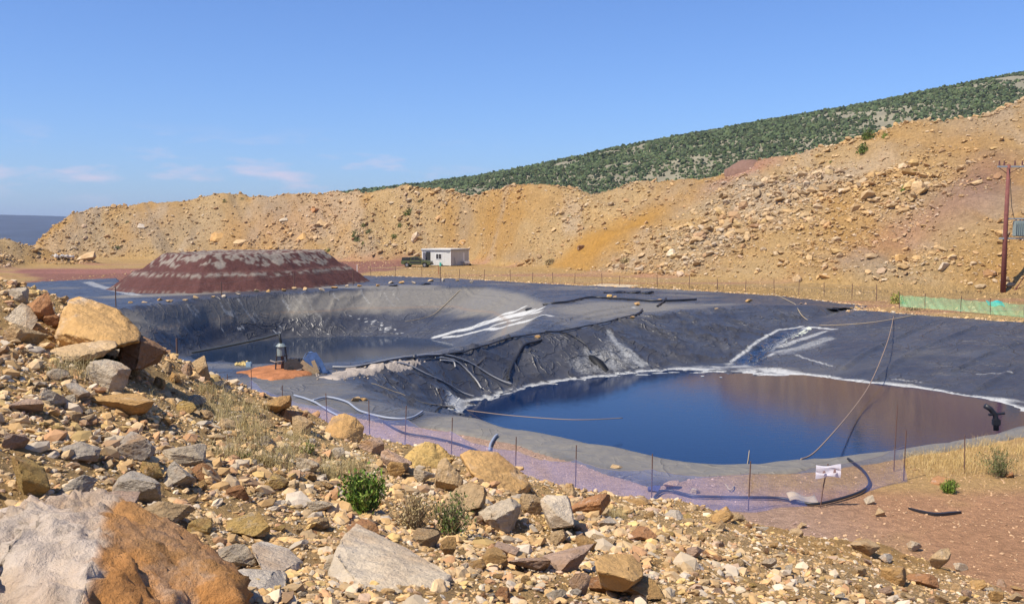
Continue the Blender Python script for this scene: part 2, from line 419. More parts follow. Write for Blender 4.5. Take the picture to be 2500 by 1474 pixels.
# tan mound at the far left
brk([PD(-500, 500, 172), PD(-200, 548, 173), PD(22, 586, 174), PD(100, 608, 176), PD(170, 628, 177), (PZ(262, 645, 0))])
brk([PZ(-500, 690, 0), PZ(-200, 680, 0), PZ(22, 660, 0), PZ(130, 652, 0), PZ(262, 652, 0)])
brk([(-130, 200, -4), (-98, 196, -3)])
TP += [(-420, -60, 2), (420, -60, 0), (420, 470, 10), (-420, 470, -30), (-200, 60, 0), (-200, 120, 0), (90, 20, 0), (90, 50, 0), (40, 20, 0), (200, 60, 0), (0, 470, -10), (-45, 45, 0), (-50, 30, 0), (-35, 60, 0), (-60, 90, 0), (-250, 220, -12), (-150, 235, -10), (-110, 230, -8),
       (160, 120, 38), (200, 250, 35)]
vs2 = [Vector((p[0], p[1])) for p in TP]
res = delaunay_2d_cdt(vs2, TE, [], 0, 1e-4)
ov, of, orig = res[0], res[2], res[3]
tz = []
for k, v in enumerate(ov):
    o = orig[k]
    if o: tz.append(TP[o[0]][2])
    else:                                  # crossing of two breaklines: nearest input height
        tz.append(min(TP, key=lambda p: (p[0] - v.x) ** 2 + (p[1] - v.y) ** 2)[2])
def raster(x0, x1, y0, y1, st):
    nx, ny = int((x1 - x0) / st) + 1, int((y1 - y0) / st) + 1
    G = np.zeros((ny, nx))
    for f in of:
        p = [(ov[i].x, ov[i].y, tz[i]) for i in f]
        ax, ay, az = p[0]; bx, by, bz = p[1]; cx, cy, cz = p[2]
        i0, i1 = max(0, int((min(ax, bx, cx) - x0) / st)), min(nx - 1, int((max(ax, bx, cx) - x0) / st) + 1)
        j0, j1 = max(0, int((min(ay, by, cy) - y0) / st)), min(ny - 1, int((max(ay, by, cy) - y0) / st) + 1)
        if i1 < i0 or j1 < j0: continue
        X, Y = np.meshgrid(x0 + st * np.arange(i0, i1 + 1), y0 + st * np.arange(j0, j1 + 1))
        dt = (by - cy) * (ax - cx) + (cx - bx) * (ay - cy)
        if abs(dt) < 1e-12: continue
        u = ((by - cy) * (X - cx) + (cx - bx) * (Y - cy)) / dt
        v = ((cy - ay) * (X - cx) + (ax - cx) * (Y - cy)) / dt
        w = 1 - u - v
        m = (u >= -1e-6) & (v >= -1e-6) & (w >= -1e-6)
        sub = G[j0:j1 + 1, i0:i1 + 1]
        sub[m] = (u * az + v * bz + w * cz)[m]
    return G
def blur(G, s):
    r = int(3 * s) + 1; k = np.exp(-.5 * (np.arange(-r, r + 1) / s) ** 2); k /= k.sum()
    P = np.pad(G, r, mode='edge')
    P = sum(k[i] * P[:, i:i + G.shape[1]] for i in range(2 * r + 1))
    return sum(k[i] * P[i:i + G.shape[0]] for i in range(2 * r + 1))
GA = (-26.0, 26.0, -5.0, 30.0, .2); GB = (-60.0, 60.0, 18.0, 140.0, .3); GC = (-420.0, 420.0, -60.0, 470.0, 1.0)
HA = blur(raster(*GA), 1.6); HB = blur(raster(*GB), 1.3); HC = blur(raster(*GC), 0.9)
def bil(G, g, x, y):
    fx = np.clip((x - g[0]) / g[4], 0, G.shape[1] - 1.001); fy = np.clip((y - g[2]) / g[4], 0, G.shape[0] - 1.001)
    i = fx.astype(int); j = fy.astype(int); fx = fx - i; fy = fy - j
    return (G[j, i] * (1 - fx) + G[j, i + 1] * fx) * (1 - fy) + (G[j + 1, i] * (1 - fx) + G[j + 1, i + 1] * fx) * fy
def inside(g, x, y, m):
    return sstep(0, m, np.minimum(np.minimum(x - g[0], g[1] - x), np.minimum(y - g[2], g[3] - y)))
def H0(x, y):
    x = np.asarray(x, float); y = np.asarray(y, float)
    h = bil(HC, GC, x, y)
    wb = inside(GB, x, y, 3.0); h = h * (1 - wb) + bil(HB, GB, x, y) * wb
    wa = inside(GA, x, y, 2.0); return h * (1 - wa) + bil(HA, GA, x, y) * wa
def roughness(x, y):
    """0 on the bench, 1 on the spoil slopes"""
    h = H0(x, y)
    return np.clip(sstep(.15, 1.2, h), 0, 1)
def H(x, y):
    x = np.asarray(x, float); y = np.asarray(y, float)
    r = roughness(x, y); d = np.hypot(x, y)
    far = sstep(60, 110, d)
    n = r * ((1 - far) * (fbm(x * .55, y * .55, 5, 3) * .22 + fbm(x * 2.2, y * 2.2, 4, 31) * .07) + far * (fbm((x + .5 * y) * .11, y * .035, 5, 5) * 2.0 + fbm(x * .35, y * .3, 4, 8) * .6))
    return H0(x, y) + n + (1 - r) * .03 * fbm(x * .5, y * .5, 3, 9) * sstep(.0, .4, H0(x, y) + .5)
def hit(px, py, f=None, t0=1.5, t1=420):
    f = f or H0
    r = ray(px, py); n = r.length
    t = t0 * (t1 / t0) ** np.linspace(0, 1, 3000)
    X, Y, Z = r.x / n * t, r.y / n * t, EYE + r.z / n * t
    b = Z < f(X, Y)
    k = int(np.argmax(b)) if b.any() else len(t) - 1
    return (X[k], Y[k], float(f(X[k:k + 1], Y[k:k + 1])[0]))
def hits(pts, dz=0.0, f=None):
    out = []
    for p in pts:
        q = hit(p[0], p[1], f); out.append((q[0], q[1], q[2] + dz))
    return out
def spline(pts, n=10):
    P = [Vector(p) for p in pts]; out = []
    for i in range(len(P) - 1):
        a, b, c, d = P[max(i - 1, 0)], P[i], P[i + 1], P[min(i + 2, len(P) - 1)]
        for k in range(n):
            t = k / n
            out.append(.5 * ((2 * b) + (c - a) * t + (2 * a - 5 * b + 4 * c - d) * t * t + (3 * b - 3 * c + d - a) * t ** 3))
    return out + [P[-1]]
def poly_sd(X, Y, poly):
    """signed distance, positive inside"""
    d = np.full(X.shape, 1e9); ins = np.zeros(X.shape, bool); n = len(poly)
    for i in range(n):
        ax, ay = poly[i][:2]; bx, by = poly[(i + 1) % n][:2]
        ex, ey = bx - ax, by - ay; L = ex * ex + ey * ey + 1e-12
        t = np.clip(((X - ax) * ex + (Y - ay) * ey) / L, 0, 1)
        d = np.minimum(d, (X - ax - t * ex) ** 2 + (Y - ay - t * ey) ** 2)
        c = ((ay > Y) != (by > Y)) & (X < (bx - ax) * (Y - ay) / (by - ay + 1e-12) + ax)
        ins ^= c
    return np.where(ins, 1, -1) * np.sqrt(d)
def line_d(X, Y, pts):
    d = np.full(X.shape, 1e9)
    for a, b in zip(pts, pts[1:]):
        ex, ey = b[0] - a[0], b[1] - a[1]; L = ex * ex + ey * ey + 1e-12
        t = np.clip(((X - a[0]) * ex + (Y - a[1]) * ey) / L, 0, 1)
        d = np.minimum(d, (X - a[0] - t * ex) ** 2 + (Y - a[1] - t * ey) ** 2)
    return np.sqrt(d)

# outline of the black liner on the bench
LINER = [PZ(x, y, 0)[:2] for x, y in
         [(560, 935), (640, 962), (700, 985), (800, 1003), (950, 1035), (1100, 1052), (1250, 1086), (1400, 1130), (1500, 1162), (1590, 1190), (1640, 1178), (1700, 1166), (1800, 1160), (2000, 1150), (2150, 1130), (2220, 1112), (2300, 1100), (2400, 1086), (2484, 1068)]]
LINER += [(26, 32.5), (38, 36), (48, 44), (50, 58)]
LINER += [PZ(x, y, 0)[:2] for x, y in [(2484, 789), (2350, 778), (2200, 766), (2110, 757), (2088, 750), (2118, 735), (1900, 717), (1700, 709), (1500, 702), (1300, 692), (1100, 680), (950, 672), (880, 671), (860, 690), (600, 700), (300, 690), (285, 675), (180, 679), (60, 686)]]
LINER += [(-70, 112), (-62, 80), (-45, 58), (-28, 42)]

# ------------------------------------------------------------------ ground colour
def gauss(X, Y, px, py, rx, ry, ang=0, f=None):
    c = hit(px, py); a = R(ang); dx, dy = X - c[0], Y - c[1]
    u = dx * math.cos(a) + dy * math.sin(a); v = -dx * math.sin(a) + dy * math.cos(a)
    return np.exp(-((u / rx) ** 2 + (v / ry) ** 2))
C_OCHRE = np.array((.405, .245, .09)); C_TAN = np.array((.42, .29, .14)); C_RED = np.array((.42, .25, .135)); C_PURP = np.array((.20, .088, .072)); C_YEL = np.array((.42, .225, .05))
C_PALE = np.array((.44, .34, .23)); C_GREY = np.array((.32, .26, .19)); C_ROSE = np.array((.42, .28, .21)); C_SAND = np.array((.46, .30, .12))
def lerp(a, b, t): return a + (b - a) * t[:, None]
def ground_color(X, Y):
    r = roughness(X, Y); d = np.hypot(X, Y)
    c = np.tile(C_TAN, (len(X), 1))
    n1 = fbm(X * .12, Y * .05, 4, 41); n2 = fbm(X * .5, Y * .5, 4, 42); n3 = fbm(X * .03, Y * .03, 3, 43)
    c = lerp(c, C_OCHRE, sstep(-.25, .35, n1))
    c = lerp(c, C_YEL, .55 * sstep(.15, .5, n3 + .4 * n2))
    c = lerp(c, C_PALE, .6 * sstep(.1, .45, fbm(X * .2 + 9, Y * .09, 4, 44)))
    c = lerp(c, C_GREY, .45 * sstep(.2, .5, fbm(X * .1 + 3, Y * .08, 4, 46)))
    # downslope streaks on the big ridge
    st = fbm((X + .55 * Y) * .35, Y * .02, 4, 47)
    far = sstep(80, 110, d)
    c = lerp(c, C_GREY * .95, far * .35 * sstep(.1, .5, st)); c = lerp(c, C_YEL, far * .3 * sstep(.1, .5, -st))
    for px, py, rx, ry, a, col, k in [(1480, 590, 9, 6, 20, C_YEL, .95), (1400, 620, 9, 4, 10, C_YEL, .8), (1560, 540, 7, 4, 40, C_YEL, .8), (2150, 440, 4, 6, -30, C_YEL, .6), (2330, 350, 6, 5, 0, C_YEL, .7), (1800, 620, 6, 4, 0, C_YEL, .4),
                                      (2400, 440, 4, 7, -25, np.array((.25, .14, .105)), .75), (2330, 510, 5, 5, -25, np.array((.28, .17, .12)), .6), (2200, 580, 6, 4, 0, C_PURP * 1.8, .35), (1950, 460, 7, 5, -30, C_GREY * 1.1, .8), (2060, 420, 7, 4, -30, C_PALE, .7),
                                      (1740, 590, 5, 6, -20, C_GREY, .6), (1830, 415, 6, 3, 0, C_PURP * 1.9, .6), (700, 540, 12, 8, 0, C_RED, .5), (400, 560, 14, 8, 0, C_GREY, .35), (680, 500, 8, 4, 0, C_GREY * .9, .4), (2400, 300, 8, 6, 0, C_GREY, .5), (1500, 650, 8, 3, 0, C_PALE, .6)]:
        c = lerp(c, col, k * gauss(X, Y, px, py, rx, ry, a) * far)
    # bench behind the liner
    bench = (1 - r)
    mid = bench * sstep(55, 75, d)
    c = lerp(c, C_SAND * .95, .75 * mid)
    pur = poly_sd(X, Y, [PZ(*p)[:2] for p in [(60, 657), (330, 655), (800, 638), (1010, 637), (1040, 646), (900, 655), (1000, 653), (860, 668), (300, 692), (60, 692)]])
    c = lerp(c, C_PURP * 1.25, .9 * sstep(-1.5, 1.5, pur + 3 * fbm(X * .15, Y * .15, 3, 50)) * mid)
    c = lerp(c, C_PURP * 2.0, .5 * mid * sstep(.1, .5, fbm(X * .03, Y * .2, 3, 52)))
    # near bench: rosy gravel in front of the ponds, red soil on the right
    nb = bench * (1 - sstep(44, 52, d))
    c = lerp(c, C_ROSE, .85 * nb)
    c = lerp(c, np.array((.43, .23, .115)), .9 * nb * sstep(5.5, 9, X))
    c = lerp(c, C_SAND, nb * .8 * sstep(22.5, 24.0, Y + .25 * n2) * sstep(4.5, 6, X))
    c = lerp(c, C_SAND * .85, .7 * nb * sstep(.1, .4, n2) * sstep(6, 8, X) * .5)
    # foreground pile
    fg = r * (1 - sstep(24, 40, d))
    c = lerp(c, C_OCHRE * .92, .5 * fg)
    c = lerp(c, np.array((.40, .29, .14)), fg * .6 * gauss(X, Y, 560, 1010, 4, 4))
    c = lerp(c, C_RED, fg * .6 * sstep(3.5, 6.5, X - .2 * Y + 1.5 * n2))
    c = c * (1 - .13 * far[:, None])
    return np.clip(c * (1 + .10 * n2[:, None]), .02, .9)

# polar ground mesh, finest where the photo sees it
ang = np.concatenate([np.linspace(-180, -46, 60), np.linspace(-45.5, -33, 50), np.linspace(-32.8, 32.8, 620), np.linspace(33, 45.5, 50), np.linspace(46, 180, 60)])
rad = np.concatenate([[0.01, .4, .8], 1.2 * (430 / 1.2) ** np.linspace(0, 1, 900)])
A_, R_ = np.meshgrid(np.radians(ang), rad)
X = (np.sin(A_) * R_).ravel(); Y = (np.cos(A_) * R_).ravel()
Zg = H(X, Y)
sd = poly_sd(X, Y, LINER)
Zg = Zg - .5 * sstep(.05, .9, sd)
Zg = np.where((X < -410) | (X > 410), Zg, Zg)
dd = np.hypot(X, Y)
me = npmesh('ground', np.stack([X, Y, Zg], 1), gridfaces(len(rad), len(ang))[:, ::-1], True, ground_color(X, Y), {'nsc': 10.5 - 6.0 * sstep(30, 120, dd)})
g = link('ground', me, M_ground)
tag(g, 'ochre and tan broken ground of the quarry with its long spoil slopes', 'ground', kind='structure')

# far land out to the horizon
ang = np.linspace(-180, 180, 241); rad = 395 * (16000 / 395) ** np.linspace(0, 1, 60)
A_, R_ = np.meshgrid(np.radians(ang), rad); X = (np.sin(A_) * R_).ravel(); Y = (np.cos(A_) * R_).ravel()
hz = H0(X * np.minimum(1, 410 / np.hypot(X, Y)), Y * np.minimum(1, 410 / np.hypot(X, Y)))
k = sstep(395, 900, np.hypot(X, Y))
Zf = hz * (1 - k) + k * (-32 + fbm(X * .002, Y * .002, 3, 60) * 10) - .6
me = npmesh('valley', np.stack([X, Y, Zf], 1), gridfaces(60, 241)[:, ::-1], True)
M_valley = mat('valley_scrub', (.16, .17, .09), .95, nscale=.01, namp=.5)
tag(link('valley_floor', me, M_valley), 'low valley land reaching away beyond the spoil ridge', 'terrain', kind='structure')

# distant hills at the left, the blue of the haze put into their colour
xs = np.linspace(-9000, 9000, 260); ys = np.linspace(0, 1, 30)
Xs, Ts = np.meshgrid(xs, ys)
crz = 5450 * (560 - 526) / FPX + 6.3 + fbm(Xs * .0016, Xs * 0 + 3, 5, 71) * 38 - np.clip(Xs + 2760, -600, 900) * .045
prof = np.where(Ts < .5, sstep(0, .5, Ts), 1 - sstep(.5, 1, Ts) * .8)
Zh = -40 + (crz + 40) * prof + fbm(Xs * .004, Ts * 9, 4, 72) * 12 * prof * (1 - prof) * 3
me = npmesh('distant_hills', np.stack([Xs.ravel(), 1700 + 7500 * Ts.ravel(), Zh.ravel()], 1), gridfaces(30, 260), True)
tag(link('distant_hills', me, mat('hazed_woodland', (.028, .042, .075), .95, nscale=.006, namp=.4)), 'low blue distant hills beyond the left end of the spoil ridge', 'hills', kind='structure')

# green mountain rising to the right
CM = [(500, 540), (740, 492), (800, 478), (860, 469), (1040, 449), (1160, 432), (1280, 411), (1440, 378), (1600, 349), (1730, 326), (1850, 304), (2000, 281), (2150, 254), (2320, 222), (2484, 192), (2800, 140), (3300, 80), (4200, 20)]
CM = [(a, b + 4) for a, b in CM]
mcx = [PD(a, b, 900)[0] for a, b in CM]; mcz = [PD(a, b, 900)[2] for a, b in CM]
def mountain(X, Y):
    xr = X * 900 / np.maximum(Y, 300)
    cz = np.interp(xr, [-500] + mcx, [-30] + mcz)
    t = (Y - 330) / (900 - 330)
    up = sstep(-.15, 1.0, np.clip(t, 0, 1)) ** 1.1
    dn = 1 - sstep(1.0, 2.2, t) * .7
    base = -30
    h = base + (cz - base) * np.where(t <= 1, up, dn)
    return h + fbm(X * .01, Y * .01, 5, 80) * 9 * np.clip(np.minimum(t * 3, np.abs(1 - t) * 3), 0.15, 1) * (h > -25)
xs = np.linspace(-450, 1150, 420); ys = np.linspace(330, 1500, 220)
Xs, Ys = np.meshgrid(xs, ys); Xs = Xs.ravel(); Ys = Ys.ravel()
Zm = mountain(Xs, Ys)
me = npmesh('mountain', np.stack([Xs, Ys, Zm], 1), gridfaces(220, 420), True)
M_mtn = mat('mountain_soil', (.21, .19, .125), .95, nscale=.05, namp=.35)
tag(link('mountain', me, M_mtn), 'scrub covered mountain slope rising to the right behind the quarry', 'mountain', kind='structure')

# icosahedron / icosphere templates
def ico(sub):
    bm = bmesh.new(); bmesh.ops.create_icosphere(bm, subdivisions=sub, radius=1)
    V = np.array([v.co[:] for v in bm.verts]); F = np.array([[v.index for v in f.verts] for f in bm.faces]); bm.free(); return V, F
ICO = {k: ico(k) for k in (1, 2, 3, 4, 5)}
def rotmats(n, flat=None):
    a = rng.random(n) * 2 * np.pi; b = (rng.random(n) - .5) * (2 * np.pi if flat is None else flat); c = (rng.random(n) - .5) * (2 * np.pi if flat is None else flat)
    ca, sa, cb, sb, cc, s_c = np.cos(a), np.sin(a), np.cos(b), np.sin(b), np.cos(c), np.sin(c)
    Rz = np.zeros((n, 3, 3)); Rz[:, 0, 0] = ca; Rz[:, 0, 1] = -sa; Rz[:, 1, 0] = sa; Rz[:, 1, 1] = ca; Rz[:, 2, 2] = 1
    Rx = np.zeros((n, 3, 3)); Rx[:, 0, 0] = 1; Rx[:, 1, 1] = cb; Rx[:, 1, 2] = -sb; Rx[:, 2, 1] = sb; Rx[:, 2, 2] = cb
    Ry = np.zeros((n, 3, 3)); Ry[:, 1, 1] = 1; Ry[:, 0, 0] = cc; Ry[:, 0, 2] = s_c; Ry[:, 2, 0] = -s_c; Ry[:, 2, 2] = cc
    return Rz @ Rx @ Ry
def scatter_mesh(P, size, colors, sub=1, squash=(1, .8, .6), jit=.28, flat=None, smooth=False):
    """merge one angular lump per point into a mesh"""
    V0, F0 = ICO[sub]; n = len(P); m = len(V0)
    V = np.repeat(V0[None], n, 0) * (1 + jit * (rng.random((n, m, 1)) * 2 - 1))
    ax = np.array(squash)[None] * (1 + .35 * (rng.random((n, 3)) * 2 - 1))
    V = V * (ax * size[:, None])[:, None, :]
    V = np.einsum('nij,nmj->nmi', rotmats(n, flat), V) + P[:, None, :]
    F = (F0[None] + (np.arange(n) * m)[:, None, None]).reshape(-1, 3)
    return V.reshape(-1, 3), F, np.repeat(colors, m, 0)

def powers0(n, lo, hi, a=2.4):
    u = rng.random(n); return (lo ** (1 - a) + u * (hi ** (1 - a) - lo ** (1 - a))) ** (1 / (1 - a))
# scrub on the mountain
n = 70000
Yb = rng.uniform(420, 930, n * 2); Xb = rng.uniform(-.42, .62, n * 2) * Yb
keep = (.6 * fbm(Xb * .012, Yb * .012, 4, 90) + .8 * fbm(Xb * .05, Yb * .03, 3, 91) > rng.uniform(-.5, .16, n * 2)) & (Xb > -440) & (Xb < 1100)
Xb, Yb = Xb[keep][:n], Yb[keep][:n]
s = powers0(len(Xb), .55, 1.55, 1.8) * (Yb / 700)
cg = np.array((.062, .082, .036))[None] * rng.uniform(.35, 1.7, (len(Xb), 1)) + rng.uniform(0, .012, (len(Xb), 3))
V, F, C = scatter_mesh(np.stack([Xb, Yb, mountain(Xb, Yb) + s * .35], 1), s, cg, 1, (1.25, 1.25, .85), .3)
M_scrub = mat('scrub_foliage', attr='col', rough=.9, spec=.1, nscale=1.5, namp=.5)
tag(link('mountain_scrub', npmesh('mountain_scrub', V, F, False, C), M_scrub), 'dense dark green scrub covering the mountain slope', 'scrub', kind='stuff')

# ------------------------------------------------------------------ pond liner
st = .17
gx = np.arange(-66, 50, st); gy = np.arange(23, 138, st)
# drop rows far away to a coarser step
gy = np.concatenate([np.arange(22, 100, st), np.arange(100, 138, .3)])
GX, GY = np.meshgrid(gx, gy); X = GX.ravel(); Y = GY.ravel()
sd = poly_sd(X, Y, LINER)
Zl = H0(X, Y)
e_ = .4
slx = (H0(X + e_, Y) - H0(X - e_, Y)) / (2 * e_); sly = (H0(X, Y + e_) - H0(X, Y - e_)) / (2 * e_)
slope = np.clip(np.hypot(slx, sly) / .25, 0, 1) * sstep(36, 44, Y + .25 * np.abs(X))
def ridged(x, y, o, s, p=3):
    return (1 - np.abs(fbm(x, y, o, s))) ** p
wx = fbm(X * .3, Y * .3, 3, 101) * 2.2; wy = fbm(X * .3 + 40, Y * .3, 3, 102) * 2.2
swirl = ridged((X + wx) * .42, (Y + wy) * .26, 2, 103, 16) + .5 * ridged((X - wy * .8) * .8, (Y + wx) * .4, 2, 133, 16) + .25 * ridged((X + wy) * 1.6, (Y - wx) * .9, 2, 143, 12)
down = ridged((X * .55 + wx * .28 - .18 * Y), Y * .08 + wy * .1, 2, 104, 12) + .5 * ridged((X * 1.3 + wx * .3 - .3 * Y), Y * .1, 1, 144, 10)
pond1 = poly_sd(X, Y, crest1)
isp1 = sstep(-1, 1, pond1)
right2 = sstep(-1, 1, (X - 17.5 - (Y - 60) * .32)) * (Y < 90)
Zl = Zl + slope * (isp1 * down * .24 * (1 - .9 * sstep(-15, -9, X)) + (1 - isp1) * (1 - right2) * (swirl * .25) + right2 * (.05 * fbm((X + Y) * .25, (Y - X) * 1.1, 3, 105) + .06 * ridged((X * .75 + Y * .25) * .16, (Y - .8 * X) * .13, 1, 155, 60) + .03 * ridged((X + .3 * Y) * .12, (Y * 1.0) * .42, 2, 156, 20))) \
     + (1 - slope) * (.05 * fbm(X * .8, Y * .8, 4, 106) + .05 * ridged(X * .2, Y * 1.0, 2, 108, 8))
Zl = Zl + .05 - .55 * (1 - sstep(-.45, .05, sd + .12 * fbm(X * 1.2, Y * 1.2, 3, 107)))
wet = np.zeros_like(X); salt = np.zeros_like(X); dust = np.zeros_like(X); lin = np.zeros_like(X)
def stain(arr, pts, w, k=1.0, w2=None):
    P3 = hits(pts) if len(pts[0]) == 2 else pts
    d = line_d(X, Y, P3); np.maximum(arr, k * (1 - sstep(w * .3, w, d)), out=arr)
nzz = fbm(X * .6, Y * .6, 4, 110)
# crust along the far waterlines
wl2 = line_d(X, Y, w2[1:]); wl2b = line_d(X, Y, w2b)
hgt2 = Zl - Z2
salt = np.maximum(salt, (wl2 < 3) * (1 - sstep(.03, .12 + .09 * nzz, hgt2)) * (hgt2 > -.2) * .75)
salt = np.maximum(salt, (wl2b < 3) * (1 - sstep(.02, .09 + .08 * nzz, hgt2)) * (hgt2 > -.2) * .85)
stain(salt, [PZ(1155, 975, Z2 + .1), PZ(1112, 985, Z2 + .1), PZ(1108, 1003, Z2 + .2)], .6, .8)
# dust film on slopes that have fallen dry
dust = np.maximum(dust, .8 * isp1 * sstep(-2.6, -1.6, Zl + .5 * nzz) * (1 - sstep(-.4, .1, Zl)) )
d_ = poly_sd(X, Y, [h[:2] for h in hits([(1330, 760), (1450, 735), (1640, 742), (1780, 745), (1560, 768), (1400, 795)])])
dust = np.maximum(dust, .75 * sstep(-2, 2, d_ + 2 * nzz))
d_ = line_d(X, Y, [PZ(x, y, 0) for x, y in [(1130, 1040), (1400, 1095), (1620, 1145), (1850, 1145), (2100, 1128), (2300, 1093), (2484, 1060)]])
dust = np.maximum(dust, .8 * (1 - sstep(.8, 2.0, d_ + .4 * nzz)))
dust = np.maximum(dust, .5 * sstep(.15, .5, fbm(X * .12, Y * .25, 4, 112)) * (1 - slope))
stain(dust, [PZ(300, 722), PZ(450, 717), PZ(650, 703), (-10, 108, 0)], 3.5, .8)
# orange-brown old level line round the rear pond
lin = np.maximum(lin, isp1 * np.exp(-((Zl + 1.75) / .07) ** 2) * .6)
# white streaks: rear pond right flank
for a, b, w_ in [((1062, 826), (1322, 756), .6), ((1085, 828), (1345, 776), .42), ((1110, 812), (1300, 757), .55), ((1150, 800), (1280, 752), .5), ((1200, 800), (1320, 762), .35)]:
    pts = [(a[0] + (b[0] - a[0]) * t, a[1] + (b[1] - a[1]) * t + random.uniform(-3, 3)) for t in (0, .2, .4, .6, .8, 1)]
    stain(salt, pts, w_, .82)
for _ in range(34):
    px = random.choice([random.gauss(925, 30), random.gauss(925, 30), random.gauss(925, 30), random.gauss(590, 60)]); py = (780 + (px - 870) * .33 + random.gauss(0, 5)) if px > 800 else random.gauss(812, 6)
    stain(salt, [(px, py), (px + random.uniform(1, 5), py + .3)], .15, .75)
# streaks on the front pond back slope
stain(salt, [(1488, 815), (1505, 845), (1530, 870), (1565, 893)], .42, .55)
stain(salt, [(1510, 840), (1545, 870), (1580, 893)], .3, .5)
stain(salt, [(1440, 868), (1470, 885), (1500, 900)], .9, .42)
stain(salt, [(1420, 905), (1470, 880), (1540, 890)], 1.5, .35)
stain(salt, [(1505, 835), (1490, 870), (1530, 885)], 1.3, .28)
stain(salt, [(1490, 860), (1500, 900)], .25, .5)
stain(salt, [(1545, 690 + 60), (1550, 755)], .3, .5)
# spillway crust
stain(salt, [(1975, 802), (1940, 815), (1900, 838), (1870, 860)], .6, 1.1)
stain(salt, [(2010, 812), (1960, 830), (1905, 850)], .6, .62)
stain(salt, [(1975, 800), (2040, 806)], .3, .8)
stain(salt, [(2020, 830), (1960, 850), (1900, 862)], .9, .48)
stain(salt, [(1885, 868), (1850, 882), (1840, 893)], .3, .8)
stain(salt, [(1990, 845), (1930, 860), (1890, 866)], 1.3, .33)
stain(salt, [(1960, 800), (1900, 808), (1850, 835), (1820, 862), (1785, 885)], .22, .75)
stain(salt, [(1940, 868), (1990, 885), (2030, 895)], .18, .6)
stain(salt, [(2385, 915), (2470, 912)], .16, .55); stain(salt, [(2180, 928), (2250, 935)], .16, .55)
stain(salt, [(215, 690), (240, 700), (290, 712), (330, 722)], 1.1, .55)
stain(salt, [(730, 972), (770, 985)], .2, .6)
stain(wet, [(1950, 808), (1905, 830), (1865, 862), (1840, 893)], .75, 1.0)
stain(wet, [(1900, 835), (1850, 862), (1800, 893)], .6, 1.0)
stain(wet, [(1940, 812), (1890, 838), (1850, 868)], .9, .9)
for k in range(20):  # pale streaks down the far slope of the rear pond, drawn through the salt mask
    px = random.choice([random.uniform(330, 700), random.uniform(330, 700), random.uniform(700, 1060)]); y0 = np.interp(px, [300, 500, 700, 900, 1060], [765, 738, 722, 710, 702]) + random.uniform(2, 14)
    L0 = random.uniform(14, 60); stain(salt, [(px, y0), (px + L0 * .25, y0 + L0 * .45), (px + L0 * .75, y0 + L0)], random.uniform(.16, .24), random.uniform(.25, .5))
for s0 in [((2140, 930), (2180, 890), (2240, 855), (2380, 800)), ((2060, 900), (2100, 870), (2160, 840), (2260, 795)), ((2330, 905), (2400, 870), (2484, 840)), ((2390, 950), (2484, 900)), ((1360, 790), (1440, 765), (1560, 745)), ((1430, 780), (1560, 757)), ((900, 900), (1000, 940), (1060, 990)), ((1560, 775), (1640, 820), (1700, 880)), ((1700, 760), (1760, 810), (1780, 870)), ((1130, 700), (1230, 730), (1330, 742))]:
    W3 = hits(list(s0)); dl = line_d(X, Y, W3); Zl = Zl + .09 * np.exp(-(dl / .16) ** 2) - .04 * np.exp(-((dl - .35) / .16) ** 2)
keep = sd > -.7
idx = -np.ones(len(X), int); idx[keep] = np.arange(keep.sum())
Fg = gridfaces(len(gy), len(gx)); Fg = Fg[keep[Fg].all(1)]
# split into the two basins' liners along the berm crest
bl = [PZ(-400, 960, 0), (-30, 44, 0), PZ(640, 905, 0), PZ(860, 903, 0), PZ(1060, 872, -.4), PZ(1230, 838, -.4), PZ(1420, 800, -.1), PZ(1560, 766, 0), (14, 84, 0), (26, 95, 0), (60, 130, 0)]
bx = np.interp
def above(Xq, Yq):                         # rear side of the berm polyline
    poly = [p[:2] for p in bl] + [(60, 400), (-200, 400)]
    return poly_sd(Xq, Yq, poly) > 0
cxm, cym = X[Fg].mean(1), Y[Fg].mean(1); rear = above(cxm, cym)
for nm, msk, lab in [('pond_liner', rear, 'grey wrinkled plastic liner of the rear pond beside the maroon mound'), ('pond_liner', ~rear, 'black plastic liner of the large front pond with white salt crust at the waterline')]:
    Fs = Fg[msk]; used = np.unique(Fs); mp_ = -np.ones(len(X), int); mp_[used] = np.arange(len(used))
    me = npmesh(nm, np.stack([X[used], Y[used], Zl[used]], 1), mp_[Fs], True, None, {'salt': salt[used], 'dust': dust[used], 'line': lin[used], 'wet': wet[used]})
    tag(link(nm, me, M_liner), lab, 'pond liner', 'pond liners')
# water
def water(name, poly, z, m, label):
    bm = bmesh.new(); bm.faces.new([bm.verts.new((p[0], p[1], z)) for p in poly]); me = bpy.data.meshes.new(name); bm.to_mesh(me); bm.free()
    if me.polygons[0].normal.z < 0: me.flip_normals()
    tag(link(name, me, m), label, 'water', kind='structure')
def LH(x, y):                                # liner surface
    i = int(round((x - gx[0]) / st)); j = int(np.argmin(np.abs(gy - y)))
    i = max(0, min(len(gx) - 1, i)); return max(float(Zl.reshape(len(gy), len(gx))[j, i]), -9)
water('front_pond_water', [(-5, 30), (10, 26.5), (34, 36), (42, 46), (36, 54), (20, 70), (12, 71), (0, 62), (-7, 50)], Z2, M_water2, 'deep blue water of the front pond with brown reflections of the spoil slope')
water('rear_pond_water', [(-32, 60), (-22, 47), (-12, 45.5), (-5, 52), (1, 64), (1, 90), (-10, 104), (-30, 98), (-34, 80)], Z1, M_water1, 'smaller stretch of grey blue water in the rear pond')

